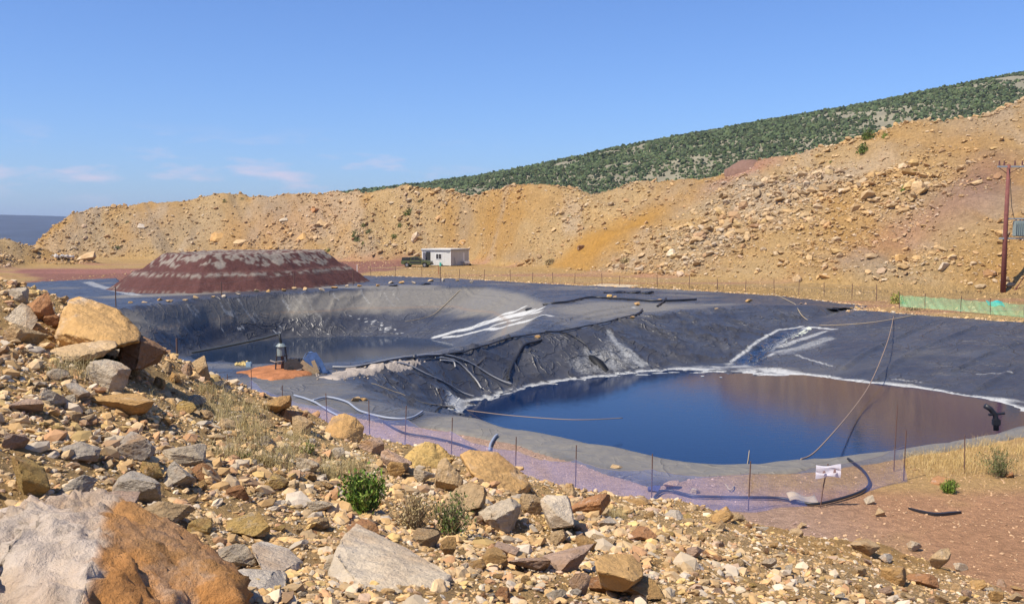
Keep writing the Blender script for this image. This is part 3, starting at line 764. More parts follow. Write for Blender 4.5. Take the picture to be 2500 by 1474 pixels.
# ------------------------------------------------------------------ rocks
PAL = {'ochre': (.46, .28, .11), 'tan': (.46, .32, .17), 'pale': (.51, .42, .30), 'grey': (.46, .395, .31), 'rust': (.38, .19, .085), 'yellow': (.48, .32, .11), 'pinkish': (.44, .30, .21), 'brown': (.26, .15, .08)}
PN = list(PAL)
def rock_shape(sub, seed, cuts=14, box=True, rough=.05, sq=(1, .8, .62)):
    r = np.random.default_rng(seed)
    if sub >= 3:
        m_ = 9 + seed % 5; pts = (r.random((m_, 3)) - .5) * 2; pts = pts / np.maximum(np.abs(pts).max(1), .55)[:, None]; pts = pts @ rot_q(r) * np.array(sq)
        bm = cut_hull([p for p in pts], r, 6); V, F = densify(bm, {3: .22, 4: .11, 5: .055}[sub]); bm.free()
        V = weather(V, F, 1.0, 3.0, rough * .55, seed)
        lo, hi = V.min(0), V.max(0)
        return (V - (lo + hi) / 2) / (hi - lo), F
    V, F = ICO[sub]; V = V.copy()
    ns = r.normal(size=(cuts, 3)); ns /= np.linalg.norm(ns, axis=1)[:, None]
    if box:
        Q = rot_q(r)
        ns = np.concatenate([ns * 1.0, Q, -Q]); ds = np.concatenate([r.uniform(.50, .74, cuts), r.uniform(.36, .56, 6)])
    else: ds = r.uniform(.6, .9, cuts)
    for _ in range(4):
        for n_, d_ in zip(ns, ds):
            k = V @ n_ - d_; V = V - np.where(k > 0, k, 0)[:, None] * n_[None]
    N = V / (np.linalg.norm(V, axis=1)[:, None] + 1e-9)
    amp = rough * (noise3(V * 3.1 + seed, seed) + .55 * noise3(V * 7.3 + seed, seed + 9) + .35 * noise3(V * 17 + seed, seed + 19) + .25 * noise3(V * 37 + seed, seed + 29) * (sub > 4))
    V = V * (1 + amp[:, None])
    V *= np.array(sq)
    lo, hi = V.min(0), V.max(0)
    return (V - (lo + hi) / 2) / (hi - lo), F          # unit box, centred
def densify(bm, L, it=7):
    bmesh.ops.triangulate(bm, faces=bm.faces)
    for _ in range(it):
        es = [e for e in bm.edges if e.calc_length() > L]
        if not es: break
        bmesh.ops.subdivide_edges(bm, edges=es, cuts=1); bmesh.ops.triangulate(bm, faces=[f for f in bm.faces if len(f.verts) > 3])
    V = np.array([v.co[:] for v in bm.verts]); bm.verts.index_update(); F = np.array([[v.index for v in f.verts] for f in bm.faces]); return V, F
def cut_hull(pts, r, n, lo=.80, hi=.95, squash=(1, 1, 1)):
    bm = bmesh.new()
    for p in pts: bm.verts.new(p)
    def hull():
        g_ = bmesh.ops.convex_hull(bm, input=bm.verts); l_ = [v for v in bm.verts if not v.link_faces]
        if l_: bmesh.ops.delete(bm, geom=l_, context='VERTS')
    hull()
    for _ in range(n):
        n_ = Vector(r.normal(size=3)).normalized(); pr = [v.co.dot(n_) for v in bm.verts]; mx, mn = max(pr), min(pr)
        d_ = mn + (mx - mn) * r.uniform(lo, hi)
        bmesh.ops.bisect_plane(bm, geom=bm.verts[:] + bm.edges[:] + bm.faces[:], plane_co=n_ * d_, plane_no=n_, clear_outer=True)
        q_ = [v.co.copy() for v in bm.verts]; bm.free(); bm = bmesh.new()
        for p in q_: bm.verts.new(p)
        bmesh.ops.remove_doubles(bm, verts=bm.verts, dist=1e-4); hull()
    return bm
def weather(V, F, S, freq, rough, seed):
    E = np.concatenate([F[:, [0, 1]], F[:, [1, 2]], F[:, [2, 0]]]); c0 = V.mean(0)
    fn = np.cross(V[F[:, 1]] - V[F[:, 0]], V[F[:, 2]] - V[F[:, 0]]); N = np.zeros_like(V)
    for k in range(3): np.add.at(N, F[:, k], fn)
    N /= np.linalg.norm(N, axis=1)[:, None] + 1e-12
    sg = np.sign(((V - c0) * N).sum(1).mean()) or 1; N *= sg
    P = V / S * freq
    a = .9 * noise3(P * .8, seed) + .6 * noise3(P * 2.1, seed + 3) + .42 * noise3(P * 5.3, seed + 5) + .30 * noise3(P * 12, seed + 7) + .2 * noise3(P * 27, seed + 8)
    lay = P @ np.array((.35, .2, 1.0)) + .5 * noise3(P * .7, seed + 12); a += .35 * (np.abs((lay * 1.3) % 1 - .5) * 2 - .5) * (noise3(P * .5, seed + 15) > 0)
    a -= 1.4 * np.clip(.12 - np.abs(noise3(P * .9 + 7, seed + 21)), 0, 1) * 4
    return V + N * (a * rough * S)[:, None]
def rot_q(r):
    a = r.normal(size=(3, 3)); q, _ = np.linalg.qr(a); return q
MID = []
for k in range(16):
    V, F = rock_shape(4, 500 + k, cuts=12 + k % 6, rough=.045, sq=(1, .85, .7))
    MID.append(npmesh('rock', V, F, True, np.ones((len(V), 3))))
    MID[-1].materials.append(M_rock)
ROCKS = []
USED = set()
MARKS = [('the green leafy shrub', 880, 1215), ('the big pale and orange corner boulder', 250, 1380), ('the large cracked tan boulder high on the left pile', 260, 790), ('the long flat slab at bottom centre', 960, 1360),
         ('the round cracked ochre boulder near the bottom edge', 1510, 1395), ('the big orange boulder pair at the crest of the pile', 1200, 1160), ('the square pale block by the rust rock', 1355, 1245), ('the half dry spiky shrub', 1060, 1265),
         ('the rounded boulder standing against the purple net', 838, 1045), ('the dry grass tuft on the pile', 540, 985), ('the grey slab cluster on the left', 330, 1190), ('the white rag on the leaning stake', 2025, 1150),
         ('the black strip lying on the red soil', 2280, 1255), ('the grey block at the lower edge', 635, 1420), ('the reddish boulder at the left edge', 80, 750), ('the small stone hummock at bottom right', 2130, 1345), ('the gravelly slope right of centre', 1750, 1330)]
def place_words(px, py):
    best = sorted(MARKS, key=lambda m: (m[1] - px) ** 2 + ((m[2] - py) * 1.4) ** 2)
    out = []
    for m in best[:5]:
        dx, dy = px - m[1], (py - m[2]) * 1.4; d = math.hypot(dx, dy)
        near = 'just ' if d < 90 else ('' if d < 190 else 'some way ')
        if abs(dx) > 2 * abs(dy): w = 'right of' if dx > 0 else 'left of'
        elif abs(dy) > 2 * abs(dx): w = 'below' if dy > 0 else 'behind'
        else: w = ('lower right of' if dx > 0 else 'lower left of') if dy > 0 else ('beyond and right of' if dx > 0 else 'beyond and left of')
        out.append(near + w + ' ' + m[0])
    return out
def uniq(sizew, colw, shape, px, py):
    for pw in place_words(px, py):
        for sh in ([shape] if shape else []) + ['stone', 'angular stone', 'rock', 'jagged rock', 'chunk']:
            l = f'{sizew} {colw} {sh} {pw}'
            if len(l.split()) <= 16 and l not in USED:
                USED.add(l); return l
    l = f'{sizew} {colw} stone {place_words(px, py)[0]}'
    return l
def add_rock(px, py, w, h, col, label=None, sub=None, seed=None, depth=.85, sink=.16, group='loose rocks on the rubble slopes', d=None, yaw=None, cat='rock', f=None):
    """px,py = middle of the foot of the rock in the photo, w,h = its size there"""
    q = hit(px, py, f or H)
    if d is not None: p = PD(px, py, d); q = (p[0], p[1], p[2])
    dist = q[1]; kb_ = 1.14 if q[1] < 20 and q[2] > .5 else 1.0; W_, H_ = w * dist / FPX * kb_, h * dist / FPX * 1.02 * kb_
    if sub:
        V, F = rock_shape(sub, seed or int(px), cuts=13, rough=.055, sq=(1, .9, .8)); me = npmesh('rock', V, F, True, np.ones((len(V), 3))); me.materials.append(M_rock)
    else: me = MID[(int(px * 7 + py * 13) if seed is None else seed) % len(MID)]
    o = bpy.data.objects.new('rock', me); COL.objects.link(o)
    el = (EYE - q[2]) / dist
    dp = W_ * depth
    tilt = 0 if H_ > W_ * .6 else 0
    hz_ = max(H_ - dp * el * .35, H_ * .55) * (1 + sink)
    o.scale = (W_, dp, hz_)
    o.location = (q[0], q[1] + dp * .33, q[2] + hz_ * (.5 - sink / (1 + sink)))
    o.rotation_euler = (random.uniform(-.12, .12), random.uniform(-.18, .18), yaw if yaw is not None else random.choice([0, math.pi]) + random.uniform(-.3, .3))
    v = random.uniform(.95, 1.2)
    c = [x * v for x in PAL[col]]; o.color = (*c, 1)
    sizew = 'tiny' if w < 16 else 'small' if w < 34 else 'medium sized' if w < 60 else 'large' if w < 100 else 'very large'
    cw = {'pale': 'pale cream', 'tan': 'tan', 'grey': 'grey', 'ochre': 'ochre', 'rust': 'rusty orange', 'yellow': 'yellow', 'pinkish': 'pinkish', 'brown': 'dark brown'}[col]
    ra = w / h
    sh = 'flat rock' if ra > 2 else 'upright rock' if ra < .9 else 'rock'
    tag(o, label or uniq(sizew, cw, sh, px, py - h / 2), cat, group)
    ROCKS.append((px, py - h / 2, max(w, h)))
    return o
def hull_rock(pts, label, col, sub=5, cuts=0, rough=.035, fcol=None, seed=1, freq=3.0):
    """a boulder from its own corner points (world), densely subdivided and weathered"""
    r_ = np.random.default_rng(seed); pts = [Vector(p) for p in pts]; S = max((p - q_).length for p in pts for q_ in pts) * .5
    c0 = sum(pts, Vector()) / len(pts); bm = cut_hull([p - c0 for p in pts], r_, 9, .86, .97); V, F = densify(bm, S * .035, 9); bm.free()
    V = weather(V, F, S, freq, rough * .5, seed) + np.array(c0[:]); cc = np.array(c0[:])
    cols = np.ones((len(V), 3)) if fcol is None else fcol(V)
    me = npmesh('boulder', V - cc, F, True, cols)
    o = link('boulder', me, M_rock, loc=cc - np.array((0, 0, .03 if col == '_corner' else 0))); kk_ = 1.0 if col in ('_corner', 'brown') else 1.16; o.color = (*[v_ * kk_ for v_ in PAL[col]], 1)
    tag(o, label, 'boulder', 'boulders in the foreground')
    return o
def P_(L):
    if min(p[1] for p in L) < 1380 and max(p[1] for p in L) > 1600: return [PD(*p) for p in L]
    b = max([p for p in L if p[1] <= 1440], key=lambda p: p[1] - 40 * p[2]); k = hit(b[0], b[1] - 6, H)[1] / b[2]
    k = min(max(k, .6), .99)
    return [PD(p[0], p[1], p[2] * k) for p in L]
# the huge corner boulder: pale bedding face to the left, rough orange broken face to the right
def corner_col(V):
    px = np.array([project(v) for v in V]); ridge = np.interp(px[:, 1], [1180, 1240, 1300, 1380, 1470, 1600], [330, 246, 232, 212, 176, 150])
    t = sstep(-5, 5, px[:, 0] - ridge + 60 * fbm(V[:, 0] * 7, V[:, 2] * 7, 5, 201, .65))
    c = np.array((1.16, 1.66, 3.0))[None] * (1 - t[:, None]) + np.array((1.0, .82, .60))[None] * t[:, None]
    return c * (1 + .18 * fbm(V[:, 0] * 6, V[:, 2] * 14 + V[:, 1] * 4, 4, 202)[:, None])
PAL['_corner'] = (.48, .275, .12)
hull_rock(P_([(-300, 1330, 2.9), (-60, 1262, 3.15), (150, 1216, 3.45), (240, 1212, 3.5), (246, 1250, 3.3), (215, 1370, 2.95), (165, 1540, 2.6), (-300, 1660, 2.3), (150, 1700, 2.35), (330, 1252, 3.7), (470, 1330, 3.65), (560, 1392, 3.5),
              (582, 1430, 3.3), (560, 1500, 3.1), (380, 1600, 2.75), (520, 1640, 2.9), (-300, 1300, 4.2), (240, 1240, 4.2), (560, 1450, 4.0), (-300, 1700, 3.5), (560, 1700, 3.6)]),
          'huge bottom left corner boulder, pale face left and rough orange broken face right', '_corner', 5, fcol=corner_col, rough=.11, seed=4, freq=5.5)
hull_rock(P_([(140, 800, 10.6), (165, 735, 10.9), (200, 724, 11.1), (285, 752, 11.1), (345, 812, 10.9), (338, 832, 10.5), (290, 842, 10.2), (215, 850, 10.1), (140, 835, 10.3), (180, 730, 12), (320, 790, 12.2), (330, 850, 11.8), (150, 850, 11.6)]),
          'large cracked tan boulder with a flat sunlit face high on the left pile', 'ochre', 5, rough=.05, seed=8, freq=4)
hull_rock(P_([(140, 850, 9.9), (200, 838, 10.1), (280, 828, 10.3), (284, 846, 10.1), (240, 872, 9.7), (205, 884, 9.5), (110, 868, 9.6), (150, 882, 9.5), (280, 850, 11), (130, 860, 11)]),
          'low tan slab lying under the large cracked boulder on the left pile', 'tan', 5, rough=.05, seed=12, freq=4)
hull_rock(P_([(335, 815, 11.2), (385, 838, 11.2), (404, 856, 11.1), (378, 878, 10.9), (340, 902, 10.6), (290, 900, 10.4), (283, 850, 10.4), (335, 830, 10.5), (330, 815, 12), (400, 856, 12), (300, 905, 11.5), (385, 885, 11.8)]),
          'brown block, shade put into its colour, against the right side of the large cracked boulder', 'brown', 5, rough=.04, seed=15, freq=4)  # dark brown carries the shade under the boulder's right side
hull_rock(P_([(795, 1048, 15.2), (812, 1018, 15.3), (840, 1008, 15.4), (868, 1018, 15.4), (888, 1040, 15.4), (886, 1068, 15.3), (870, 1082, 15.1), (828, 1082, 14.8), (795, 1075, 14.9), (800, 1040, 16), (880, 1040, 16.1), (870, 1090, 15.9), (800, 1085, 15.8)]),
          'rounded ochre boulder standing at the pile crest against the purple net', 'ochre', 4, rough=.04, seed=21)
hull_rock(P_([(1125, 1110, 13.6), (1150, 1096, 13.8), (1215, 1102, 13.9), (1235, 1125, 13.9), (1280, 1160, 13.8), (1302, 1200, 13.5), (1295, 1226, 13.2), (1190, 1195, 13.0), (1175, 1180, 13.0), (1150, 1150, 13.2), (1140, 1110, 14.8), (1290, 1190, 14.8), (1200, 1230, 14.2), (1285, 1240, 14)]),
          'big orange boulder with an overhang at the crest of the pile below the net', 'ochre', 5, rough=.055, seed=25, freq=3.6)
hull_rock(P_([(975, 1135, 13.9), (995, 1098, 14.2), (1040, 1078, 14.4), (1095, 1088, 14.5), (1107, 1118, 14.4), (1085, 1148, 14.1), (1010, 1155, 13.8), (980, 1150, 13.7), (1000, 1100, 15.3), (1100, 1110, 15.3), (1090, 1160, 15), (990, 1160, 14.8)]),
          'ochre boulder with dark hollow beneath it, left of the big orange crest boulder', 'yellow', 5, rough=.07, seed=31)
hull_rock(P_([(800, 1400, 4.6), (835, 1312, 5.1), (870, 1276, 5.5), (905, 1295, 5.5), (935, 1322, 5.3), (1020, 1352, 5.1), (1100, 1405, 4.8), (1128, 1440, 4.55), (1100, 1490, 4.3), (800, 1490, 4.2), (830, 1560, 4.0), (1120, 1570, 4.1), (900, 1300, 6), (1130, 1450, 5.3), (800, 1430, 5.3), (1120, 1600, 5), (800, 1600, 4.8)]),
          'long flat cream slab with a white rim at bottom centre of the rubble', 'pale', 5, rough=.028, seed=41, freq=4)
hull_rock(P_([(1452, 1372, 5.6), (1480, 1352, 5.75), (1540, 1352, 5.85), (1568, 1378, 5.8), (1570, 1405, 5.65), (1530, 1430, 5.4), (1505, 1436, 5.35), (1465, 1415, 5.4), (1470, 1360, 6.2), (1560, 1390, 6.3), (1540, 1450, 6), (1470, 1440, 5.9)]),
          'round cracked ochre boulder near the bottom edge right of centre', 'ochre', 5, rough=.03, seed=45)
hull_rock(P_([(1318, 1222, 8.6), (1335, 1208, 8.75), (1385, 1208, 8.8), (1394, 1240, 8.7), (1402, 1280, 8.5), (1352, 1288, 8.4), (1345, 1262, 8.45), (1325, 1240, 8.5), (1330, 1215, 9.2), (1395, 1225, 9.25), (1400, 1290, 9.1), (1340, 1290, 9)]),
          'square pale grey block with a cracked face beside the rust coloured rock', 'pale', 5, rough=.03, seed=51)
hull_rock(P_([(565, 1395, 4.0), (600, 1386, 4.15), (690, 1388, 4.2), (702, 1400, 4.15), (690, 1450, 3.85), (680, 1520, 3.6), (570, 1520, 3.6), (575, 1420, 3.9), (600, 1400, 4.6), (700, 1410, 4.6), (690, 1540, 4.3), (570, 1540, 4.2)]),
          'grey block with a smooth face cut by the lower edge of the view', 'grey', 5, rough=.02, seed=55)
hull_rock(P_([(615, 1325, 4.9), (640, 1316, 5.0), (700, 1336, 5.0), (735, 1370, 4.85), (738, 1388, 4.7), (690, 1396, 4.55), (640, 1390, 4.5), (618, 1350, 4.7), (640, 1330, 5.5), (735, 1385, 5.4), (640, 1410, 5.1)]),
          'pale grey slab tilted to the right above the grey block at the lower edge', 'grey', 5, rough=.03, seed=57)
ROCKS += [(250, 1380, 700), (240, 790, 200), (200, 860, 150), (345, 860, 110), (838, 1045, 100), (1210, 1160, 150), (1040, 1115, 120), (900, 1360, 200), (1040, 1420, 160), (1510, 1395, 110), (1355, 1245, 80), (635, 1420, 140), (680, 1355, 110)]

for a in [(80, 783, 66, 58, 'rust'), (46, 797, 66, 50, 'pale'), (50, 842, 84, 50, 'tan'), (40, 736, 48, 28, 'pale'), (120, 800, 34, 26, 'rust'), (252, 948, 98, 62, 'pale'), (125, 990, 66, 40, 'grey'), (184, 978, 52, 36, 'grey'),
          (285, 1012, 142, 44, 'ochre'), (56, 1012, 72, 34, 'pinkish'), (385, 946, 30, 24, 'ochre'), (487, 922, 34, 46, 'tan'), (600, 1002, 30, 26, 'tan'), (672, 1012, 60, 42, 'ochre'), (712, 1034, 66, 36, 'rust'), (735, 1062, 48, 40, 'tan'),
          (965, 1146, 70, 44, 'pinkish'), (1096, 1202, 62, 74, 'tan'), (1030, 1180, 42, 34, 'pale'), (1135, 1248, 92, 64, 'tan'), (1222, 1296, 102, 72, 'pale'), (1300, 1256, 56, 46, 'tan'), (1446, 1262, 96, 50, 'rust'), (1035, 1336, 66, 34, 'tan'),
          (1092, 1362, 36, 46, 'ochre'), (880, 1318, 84, 36, 'rust'), (1402, 1398, 130, 54, 'pinkish'), (1295, 1400, 96, 44, 'pinkish'), (1415, 1452, 48, 50, 'pinkish'), (1475, 1450, 66, 40, 'rust'), (1570, 1462, 110, 44, 'ochre'), (1476, 1342, 56, 34, 'tan'),
          (1430, 1345, 48, 32, 'ochre'), (1370, 1330, 50, 36, 'tan'), (60, 1215, 104, 92, 'yellow'), (182, 1126, 90, 38, 'grey'), (316, 1122, 92, 54, 'grey'), (442, 1134, 104, 48, 'pale'), (360, 1172, 60, 40, 'yellow'), (430, 1186, 68, 54, 'grey'),
          (482, 1172, 62, 34, 'rust'), (332, 1228, 118, 70, 'grey'), (165, 1212, 104, 46, 'grey'), (384, 1280, 112, 54, 'tan'), (270, 1244, 118, 32, 'pinkish'), (486, 1302, 60, 30, 'yellow'), (592, 1312, 104, 50, 'yellow'), (564, 1388, 100, 58, 'pale'),
          (664, 1196, 70, 34, 'yellow'), (30, 1100, 60, 40, 'pinkish'), (775, 1250, 60, 30, 'pale'), (1765, 1276, 52, 34, 'ochre'), (2118, 1358, 62, 36, 'tan'), (2236, 1346, 36, 30, 'pale'), (2300, 1392, 52, 48, 'tan'),
          (2192, 1426, 66, 42, 'ochre'), (2262, 1432, 66, 30, 'rust'), (2125, 1232, 26, 22, 'pale'), (2150, 1262, 28, 22, 'tan'), (2302, 1182, 60, 14, 'rust'), (1205, 1385, 60, 40, 'ochre'), (1240, 1362, 56, 34, 'pinkish'), (1160, 1395, 50, 28, 'ochre'), (1700, 1364, 44, 30, 'pinkish'),
          (1560, 1235, 60, 20, 'ochre'), (1480, 1290, 50, 22, 'grey'), (1570, 1320, 66, 26, 'rust'), (400, 905, 32, 20, 'tan'), (450, 915, 30, 24, 'pinkish'), (820, 1120, 40, 26, 'pale'), (905, 1105, 60, 34, 'pinkish'), (2470, 1166, 26, 16, 'rust'), (1860, 1298, 36, 14, 'pale'),
          (1740, 1366, 44, 14, 'rust'), (1960, 1290, 24, 12, 'tan'), (2100, 1338, 30, 20, 'ochre'), (2170, 1375, 40, 22, 'grey'), (2350, 1395, 40, 22, 'pale'), (2400, 1440, 44, 26, 'ochre')]:
    add_rock(*a, sub=4 if a[2] > 60 else None, sink=.3)
# stones lying on the bench and on the liner
EDGE = 'stones weighing down the liner'
ST = [(1510, 1150, 42, 16, 'tan', 'flat tan stone lying on the blue netted liner edge'), (1640, 1196, 44, 24, 'pinkish', 'pinkish stone at the liner corner beside the blue bag'), (1697, 1206, 26, 16, 'pale', 'small pale stone right of the liner corner behind the net'),
      (868, 982, 26, 14, 'tan', 'left of two tan stones on the grey liner above the white hose'), (888, 980, 20, 10, 'ochre', 'right of two tan stones on the grey liner above the white hose'),
      (1490, 730, 18, 12, 'yellow', 'yellow stone on the liner by the folded black sheets'), (1502, 731, 12, 9, 'tan', 'small tan stone touching the yellow one by the folded black sheets'), (1535, 734, 10, 7, 'tan', 'tan stone just right of the yellow stones on the upper liner'),
      (1556, 747, 14, 10, 'ochre', 'ochre stone below the black pipe on the upper liner'), (1543, 781, 16, 9, 'ochre', 'ochre stone at the right end of the black berm cable'), (1312, 828, 16, 10, 'ochre', 'ochre stone on the berm crest where the black cable bends'),
      (1612, 736, 14, 7, 'tan', 'tan stone by the short black hose on the upper liner'), (1830, 740, 18, 11, 'ochre', 'ochre stone on the liner rim below the far fence'), (1750, 757, 12, 6, 'tan', 'small tan stone on the front pond rim left of the ochre one'), (1955, 745, 10, 6, 'pinkish', 'left of two pink stones near the dark notch'), (1968, 745, 9, 6, 'pinkish', 'right of two pink stones near the dark notch')]
for a in ST: add_rock(*a[:5], label=a[5], sink=.05, group=EDGE, f=H0)
n = 0
for t in np.linspace(0, 1, 26):
    px = 320 + t * 830 + random.uniform(-8, 8); py = np.interp(px, [300, 500, 700, 900, 1100, 1200], [748, 729, 713, 701, 690, 694]) + random.uniform(-5, 3)
    add_rock(px, py, random.uniform(9, 18), random.uniform(6, 9), random.choice(['tan', 'ochre', 'pale']), sink=.05, group='stones along the far rim of the rear pond', f=H0,
             label='small tan stone in the row along the far rim of the rear pond')
    ROCKS.pop()
# boulders on the far spoil ridge
for a, l in [((530, 591, 42, 22, 'ochre'), 'ochre boulder on the ridge foot above the maroon mound'), ((583, 604, 34, 18, 'tan'), 'tan boulder lower right of the ochre one above the maroon mound'), ((1018, 594, 32, 26, 'pale'), 'round cream boulder on the slope just above the cabin'),
             ((765, 524, 26, 14, 'rust'), 'rusty boulder high on the ridge above the maroon mound'), ((790, 553, 34, 16, 'tan'), 'tan boulder on the slope halfway up left of the scrub clumps'), ((205, 640, 44, 24, 'tan'), 'large tan boulder at the far left foot of the ridge'),
             ((2247, 468, 46, 26, 'tan'), 'large tan boulder beside the green clump on the right slope'), ((1950, 690, 26, 18, 'tan'), 'tan boulder on the flat near the far wire fence'), ((2016, 682, 28, 13, 'ochre'), 'ochre boulder right of the tan one near the far wire fence'),
             ((735, 588, 32, 18, 'ochre'), 'ochre boulder low on the ridge behind the maroon mound'), ((2308, 662, 32, 22, 'pale'), 'pale boulder left of the utility pole foot'), ((2424, 676, 36, 18, 'brown'), 'dark brown boulder beside the utility pole'),
             ((1395, 448, 18, 14, 'tan'), 'tan boulder sitting on the ridge skyline under the green mountain'), ((2200, 640, 30, 20, 'ochre'), 'ochre boulder in the rock fall above the green net'), ((1640, 625, 26, 16, 'pale'), 'pale boulder right of the yellow bare patch'),
             ((1420, 612, 24, 12, 'brown'), 'brown boulder on the yellow bare patch'), ((1130, 600, 24, 16, 'ochre'), 'ochre boulder on the slope right of the cabin roof'), ((2055, 475, 24, 14, 'pale'), 'pale boulder in the grey scree on the right slope'), ((1845, 558, 28, 12, 'brown'), 'brown boulder in the middle of the rocky slope'),
             ((2385, 455, 26, 14, 'tan'), 'tan boulder on the purple streak left of the pole'), ((690, 545, 22, 12, 'pale'), 'pale boulder on the left half of the ridge slope'), ((345, 560, 22, 12, 'grey'), 'grey boulder on the left shoulder of the ridge')]:
    add_rock(*a, label=l, group='boulders on the far spoil ridge', cat='boulder')
# further loose rocks over the pile
def on_pile(px, py):
    cy = np.interp(px, [c[0] for c in crest], [c[1] for c in crest]); return py > cy + 6
cnt = 0; tries = 0
wts = ['ochre'] * 6 + ['tan'] * 7 + ['pale'] * 4 + ['grey'] * 2 + ['rust'] * 2 + ['yellow'] * 2 + ['pinkish'] * 3 + ['brown']
while cnt < 165 and tries < 9000:
    tries += 1
    px, py = random.uniform(5, 2500), random.uniform(690, 1474)
    w = random.choice([16, 20, 24, 28, 34, 42, 52]) * (.7 + .5 * (py - 690) / 780)
    if px > 1650: w *= .75
    if not on_pile(px, py - w * .3): continue
    if any(math.hypot(px - r_[0], (py - r_[1]) * 1.3) < (w + r_[2]) * .46 for r_ in ROCKS): continue
    if 800 < px < 1130 and 1170 < py < 1290: continue
    add_rock(px, py, w, w * random.uniform(.42, .85), random.choice(wts), sink=.3); cnt += 1

# rubble that nobody could count
colv = .86 * np.array([PAL[k] for k in ['ochre'] * 8 + ['tan'] * 8 + ['pale'] * 3 + ['grey'] * 2 + ['rust'] * 2 + ['yellow'] * 2 + ['pinkish'] * 1 + ['brown'] * 1]) + .24 * np.array((.54, .41, .25))
def powers(n, lo, hi, a=2.4):
    u = rng.random(n); return (lo ** (1 - a) + u * (hi ** (1 - a) - lo ** (1 - a))) ** (1 / (1 - a))
def scatter(name, label, X, Y, s, cols, sub=1, sq=(1, .8, .45), cat='rubble', lift=.1, flat=1.4, f=H):
    Z = f(X, Y) + s * lift
    V, F, C = scatter_mesh(np.stack([X, Y, Z], 1), s, cols, sub, sq, .22, flat)
    tag(link(name, npmesh(name, V, F, False, C), M_rubble), label, cat, kind='stuff')
def pile_pts(n):
    th = rng.uniform(-.66, .66, n * 3); d = 1.6 * (24 / 1.6) ** rng.random(n * 3)
    X = np.tan(th) * d; Y = d
    k = (H0(X, Y) > .25) & (fbm(X * .5, Y * .5, 4, 300) > rng.uniform(-.9, .35, n * 3)); return X[k][:n], Y[k][:n]
X, Y = pile_pts(60000); s = powers(len(X), .006, .05, 2.5) * (1 + .02 * Y) * (1 - .35 * sstep(1.5, 5, X))
near = np.hypot(X, Y) < 7
c = colv[rng.integers(0, len(colv), len(X))] * rng.uniform(.68, 1.2, (len(X), 1))
scatter('rubble', 'loose ochre and grey rubble covering the near half of the pile', X[near], Y[near], s[near], c[near], 2)
X, Y = pile_pts(150000); s = powers(len(X), .009, .09, 2.75) * (1 + .02 * Y) * (1 - .42 * sstep(1.5, 5, X))
far_ = np.hypot(X, Y) >= 7
c = colv[rng.integers(0, len(colv), len(X))] * rng.uniform(.68, 1.2, (len(X), 1))
scatter('rubble', 'loose tan rubble and gravel along the crest of the pile', X[far_], Y[far_], s[far_], c[far_], 1)
# bench gravel in front of the ponds
X = rng.uniform(-8, 17, 24000); Y = rng.uniform(13, 33, 24000)
k = (poly_sd(X, Y, LINER) < 0) & (H0(X, Y) < .6) & (fbm(X * .6, Y * .6, 3, 310) > rng.uniform(-.8, .5, 24000))
X, Y = X[k], Y[k]; s = powers(len(X), .010, .05, 2.6)
c = np.where((X > 6.5)[:, None], np.array((.47, .31, .18)), np.array((.46, .32, .26))) * rng.uniform(.75, 1.3, (len(X), 1))
scatter('gravel', 'rosy and tan gravel on the flat ground before the ponds', X, Y, s, c, 1, cat='gravel')
# spoil ridge
n = 240000
px_ = rng.uniform(-.60, .60, n); d_ = rng.uniform(92, 232, n); X, Y = px_ * d_, d_
hh = H0(X, Y)
dens = fbm(X * .10, Y * .08, 4, 320) + .35 * fbm(X * .4, Y * .4, 3, 321)
for q in [(1950, 460, 9, 7), (1740, 590, 7, 7), (2050, 600, 12, 8), (2200, 640, 14, 6), (2250, 420, 6, 6), (1850, 540, 9, 7), (1000, 560, 12, 8), (700, 590, 14, 6)]: dens += .55 * gauss(X, Y, *q)
for q in [(1480, 590, 9, 6), (1400, 620, 8, 4), (1560, 540, 7, 4), (2000, 690, 30, 3)]: dens -= .7 * gauss(X, Y, *q)
k = (hh > .35) & (dens > rng.uniform(-.75, .7, n)); X, Y, dens = X[k], Y[k], dens[k]
s = powers(len(X), .09, .8, 2.9) * (.8 + .6 * np.clip(dens, 0, 1))
gc = ground_color(X, Y)
c = .9 * np.clip((gc * .55 + colv[rng.integers(0, len(colv), len(X))] * .5) * rng.uniform(.85, 1.25, (len(X), 1)), 0, .8)
scatter('ridge_rubble', 'tan and grey rock debris strewn over the long spoil ridge', X, Y, s, c, 1, lift=.25)
# broken stones edging the far side of the liner and the bench
edge = [PZ(x, y, 0) for x, y in [(880, 674), (950, 674), (1100, 680), (1300, 692), (1500, 702), (1700, 709), (1900, 717), (2118, 735), (2088, 751), (2200, 766), (2350, 778), (2500, 789)]]
ex = []; 
for a, b in zip(edge, edge[1:]):
    m = int(math.dist(a, b) * 14); t = rng.random(m); ex.append(np.stack([a[0] + (b[0] - a[0]) * t + rng.normal(0, .25, m), a[1] + (b[1] - a[1]) * t + np.abs(rng.normal(0, .9, m)) + .1], 1))
ex = np.concatenate(ex); s = powers(len(ex), .05, .28, 2.6)
c = colv[rng.integers(0, len(colv), len(ex))] * rng.uniform(.8, 1.2, (len(ex), 1))
scatter('edge_rubble', 'broken stones banked along the far edge of the liner', ex[:, 0], ex[:, 1], s, c, 1, f=H0)
n = 9000; X = rng.uniform(-60, 60, n); Y = rng.uniform(70, 200, n); k = (H0(X, Y) < .6) & (poly_sd(X, Y, LINER) < -.5) & (X > -.58 * Y) & (X < .58 * Y); X, Y = X[k], Y[k]
scatter('bench_gravel', 'scattered stones on the flat strip behind the liner', X, Y, powers(len(X), .05, .3, 3.2), colv[rng.integers(0, 11, len(X))] * rng.uniform(.8, 1.1, (len(X), 1)), 1, cat='gravel')

